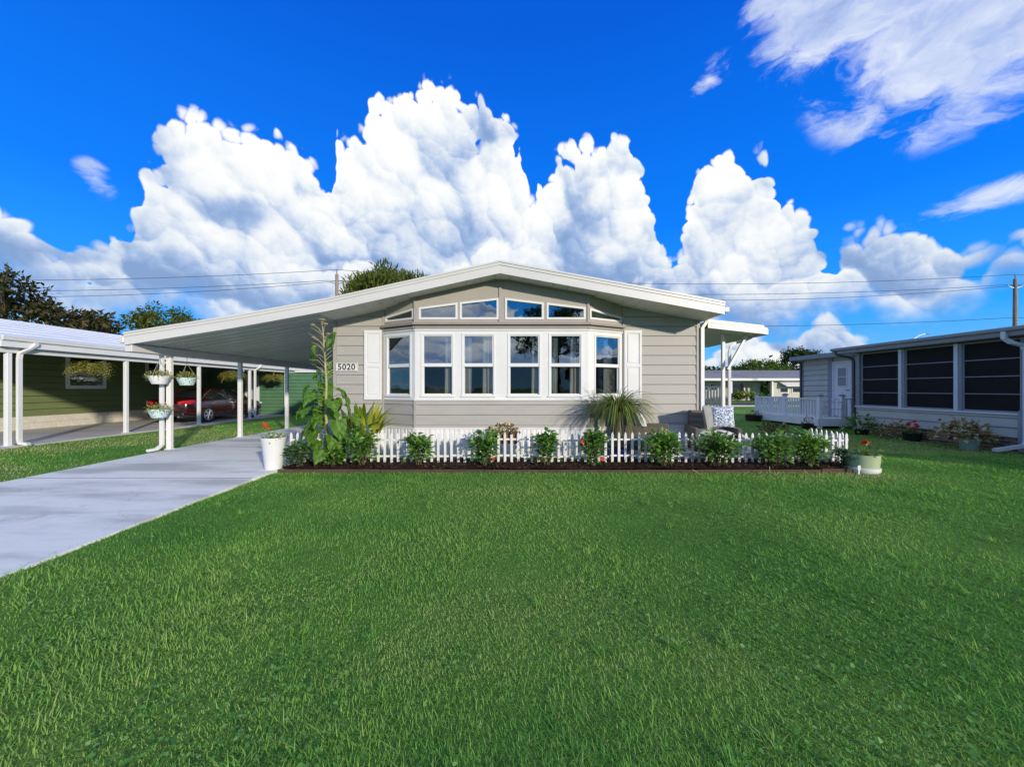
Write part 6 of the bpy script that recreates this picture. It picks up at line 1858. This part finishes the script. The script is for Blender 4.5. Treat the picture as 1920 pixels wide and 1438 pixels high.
for (p, q, w) in ((far_l, PL, 'left of the carport-side pole'), (PL, PR, 'between the two poles'), (PR, far_r, 'right of the right-hand pole')):
    for k, (dx_, dz_, sag, nm) in enumerate(((0, .35, .9, 'topmost'), (-.58, -.45, .9, 'second'), (.58, -.45, 1.35, 'third'), (.0, -3.0, .8, 'lowest'))):
        wire((p[0] + dx_, p[1], p[2] + dz_), (q[0] + dx_, q[1], q[2] + dz_), sag, nm + ' power line ' + w)
sl = empty('street_lamp', (46.3, 45, 0), 'curved-arm street lamp showing over the screened porch roof', 'lamp')
put('pole', MB().tube([(46.3, 45, 0), (46.3, 45, 7.2)], [.10, .06], 8), M['steel'], sl)
put('arm', MB().tube([(46.3, 45, 6.6), (46.8, 45, 7.2), (47.6, 45, 7.7), (48.4, 45, 7.9)], .045, 6), M['steel'], sl)
put('lamp_head', MB().ball((48.6, 45, 7.9), (.35, .14, .08), 5, 8), M['grey_trim'], sl)


# ================================================================== trees
def tree(name, loc, h, crown, label, mat, seed, nclump=60, per=90, leafL=.34, ratio=.5, trunk_r=.22, up=0.0, droop=0.0, group='trees behind the homes', clump_r=.8, z0f=.42, zflat=1.0):
    """crown = (rx, ry, rz, cz): limbs reach into an ellipsoid, each tip carries a clump of leaves"""
    r = np.random.default_rng(seed)
    t = empty(name, loc, label, 'tree', group)
    rx, ry, rz_, cz = crown
    mbt = MB().tube([(0, 0, 0), (.05 * h * .3, 0, h * .2), (0, .03, cz - rz_ * .5), (0, 0, cz)], [trunk_r, trunk_r * .85, trunk_r * .65, trunk_r * .35], 9)
    put('trunk', mbt, M['bark'], t, True)
    B, D, N, tn, mbl = [], [], [], [], MB()
    for k in range(nclump):
        d = r.normal(0, 1, 3); d /= np.linalg.norm(d)
        if d[2] < -.55: d[2] *= -.5
        rad = r.uniform(.45, 1.0) ** .5
        rad *= 1 + .16 * math.sin(3 * math.atan2(d[1], d[0]) + seed) + r.normal(0, .06)
        c = np.array([d[0] * rx, d[1] * ry, cz + d[2] * rz_]) * np.array([rad, rad, 1]) + np.array([0, 0, d[2] * rz_ * (rad - 1)])
        root = np.array([0, 0, cz - rz_ * r.uniform(.1, .7)])
        midp = (root + c) / 2 + np.array([0, 0, -.06 * h * r.random()])
        if k % 2 == 0: mbl.tube([tuple(root), tuple(midp), tuple(c)], [trunk_r * .32, trunk_r * .18, .02], 5)
        cr = clump_r * r.uniform(.6, 1.25)
        m_ = int(per * r.uniform(.7, 1.3))
        q = r.normal(0, 1, (m_, 3)); q = unit(q) * (r.random((m_, 1)) ** .45)
        pos = c + q * cr * np.array([1, 1, .75 * zflat])
        B.append(pos)
        dd = unit(q + r.normal(0, .6, (m_, 3)) + np.array([0, 0, up - droop])); D.append(dd)
        N.append(unit(np.array([0, 0, 1.0]) + q * .6 + r.normal(0, .4, (m_, 3))))
        base_t = r.normal(.5, .16)
        tn.append(np.clip(base_t + r.normal(0, .16, m_), 0, 1))
    B = np.concatenate(B); D = np.concatenate(D); N = np.concatenate(N); tn = np.concatenate(tn)
    L_ = leafL * r.uniform(.6, 1.25, len(B))
    put('limbs', mbl, M['bark'], t, True)
    f = put('crown', leaf_mesh('crown', B, D, N, L_, L_ * ratio, tn, .15, .15), M[mat], t, True); f['kind'] = 'stuff'
    return t


tree('oak_tree', (-34.5, 26.5, 0), 9.8, (6.6, 5.0, 3.7, 5.2), 'dark bronze-leaved tree behind the olive green house at far left', 'tree_dark', 701, 95, 75, .38, .55, .35, clump_r=.85)
tree('broad_tree', (-27.3, 31, 0), 7.6, (3.2, 3.0, 2.6, 5.2), 'broad olive green tree behind the left carport roof', 'tree_olive', 702, 70, 120, .30, .5, .25, clump_r=.8)
tree('broad_tree', (-24.2, 31, 0), 6.6, (2.6, 2.4, 1.7, 5.0), 'lower olive tree beside the roof edge, right of the broad one', 'tree_olive', 703, 45, 110, .30, .5, .2, clump_r=.7)
tree('spiky_tree', (-8.3, 26, 0), 9.6, (3.3, 3.0, 2.2, 6.9), 'upright spiky yellow-green tree rising behind the roof ridge', 'tree_olive', 704, 120, 130, .40, .24, .24, up=1.6, clump_r=.75)
tree('round_tree', (33.5, 52.5, 0), 5.2, (3.6, 2.5, 1.5, 3.7), 'bright lime green tree top above the far grey roof', 'tree_lime', 705, 60, 90, .30, .55, .2, clump_r=.7)
tree('tall_pine', (61.5, 82, 0), 11, (3.4, 3, 1.9, 8.0), 'tall dark tree standing above the distant wood', 'tree_green', 706, 40, 60, .55, .5, .25, clump_r=1.0)
# distant wood
def wood(x0, x1, y, hmin, hmax, n, seed, label):
    r = np.random.default_rng(seed)
    B, D, N, tn = [], [], [], []
    for k in range(n):
        x = x0 + (x1 - x0) * (k + r.random()) / n; h = r.uniform(hmin, hmax); w = r.uniform(2.4, 4.2); yy = y + r.uniform(-4, 4)
        m_ = 420
        q = unit(r.normal(0, 1, (m_, 3))) * (r.random((m_, 1)) ** .35)
        # lumpy crowns
        lump = 1 + .22 * np.sin(q[:, :1] * 7 + k) * np.cos(q[:, 2:] * 6 + k * 2)
        B.append(np.array([x, yy, h * .52]) + q * lump * np.array([w, w * .8, h * .50])); D.append(unit(q + r.normal(0, .7, (m_, 3)))); N.append(unit(q + np.array([0, 0, .6])))
        tn.append(np.clip(r.normal(.38, .16) + r.normal(0, .15, m_), 0, 1))
    B = np.concatenate(B); L_ = .95 * r.uniform(.6, 1.3, len(B))
    o = put('distant_wood', leaf_mesh('distant_wood', B, np.concatenate(D), np.concatenate(N), L_, L_ * .7, np.concatenate(tn), .15, .1), M['tree_green'])
    tag(o, label, None, None, 'stuff')
wood(-140, 190, 84, 5.6, 8.4, 95, 801, 'distant green wood along the horizon behind the houses')

# ================================================================== across the street, behind the camera (seen in the window panes)
sh = empty('street_house', (13, -26, 0), 'pale house with grey roof across the street', 'house')
put('wall', MB().box(7, 19, -30, -24, 0, 2.7), M['shade_cream'], sh)
put('roof', MB().add([(6.4, -30.6, 2.66), (19.6, -30.6, 2.66), (19.6, -27, 4.3), (6.4, -27, 4.3), (6.4, -23.4, 2.66), (19.6, -23.4, 2.66)], [(0, 1, 2, 3), (3, 2, 5, 4)]), M['roof_grey'], sh)
put('gable_wall', MB().prism(Frame((7.0, 0, 0), (0, 1, 0), (-1, 0, 0)), [(-30, 2.7), (-24, 2.7), (-27, 4.22)], -.1, 0), M['shade_cream'], sh)
put('gable_wall', MB().prism(Frame((19.0, 0, 0), (0, 1, 0), (1, 0, 0)), [(-30, 2.7), (-24, 2.7), (-27, 4.22)], -.1, 0), M['shade_cream'], sh)
FSH = Frame((0, -24, 0), (-1, 0, 0), (0, 1, 0))
for u in (-17.5, -14.6, -9.2):
    w = put('window', MB().ringpoly(FSH, [(u, .9), (u + 1.3, .9), (u + 1.3, 2.2), (u, 2.2)], [(u + .08, .98), (u + 1.22, .98), (u + 1.22, 2.12), (u + .08, 2.12)], .002, .05), M['white'], sh)
    sub('pane', MB().fbox(FSH, u + .07, u + 1.23, .004, .012, .97, 2.13), M['car_glass'], w)
put('door', MB().fbox(FSH, -12.2, -11.3, .002, .05, .1, 2.2), M['white'], sh)
tree('street_oak', (4.6, -23, 0), 10.5, (4.2, 3.6, 3.6, 6.8), 'broad green oak across the street', 'tree_green', 901, 70, 90, .35, .5, .3, group='trees across the street')
tree('street_oak', (-22, -27, 0), 8.0, (3.6, 3.4, 2.8, 5.2), 'smaller green oak far along the street', 'tree_green', 902, 50, 80, .35, .5, .25, group='trees across the street')
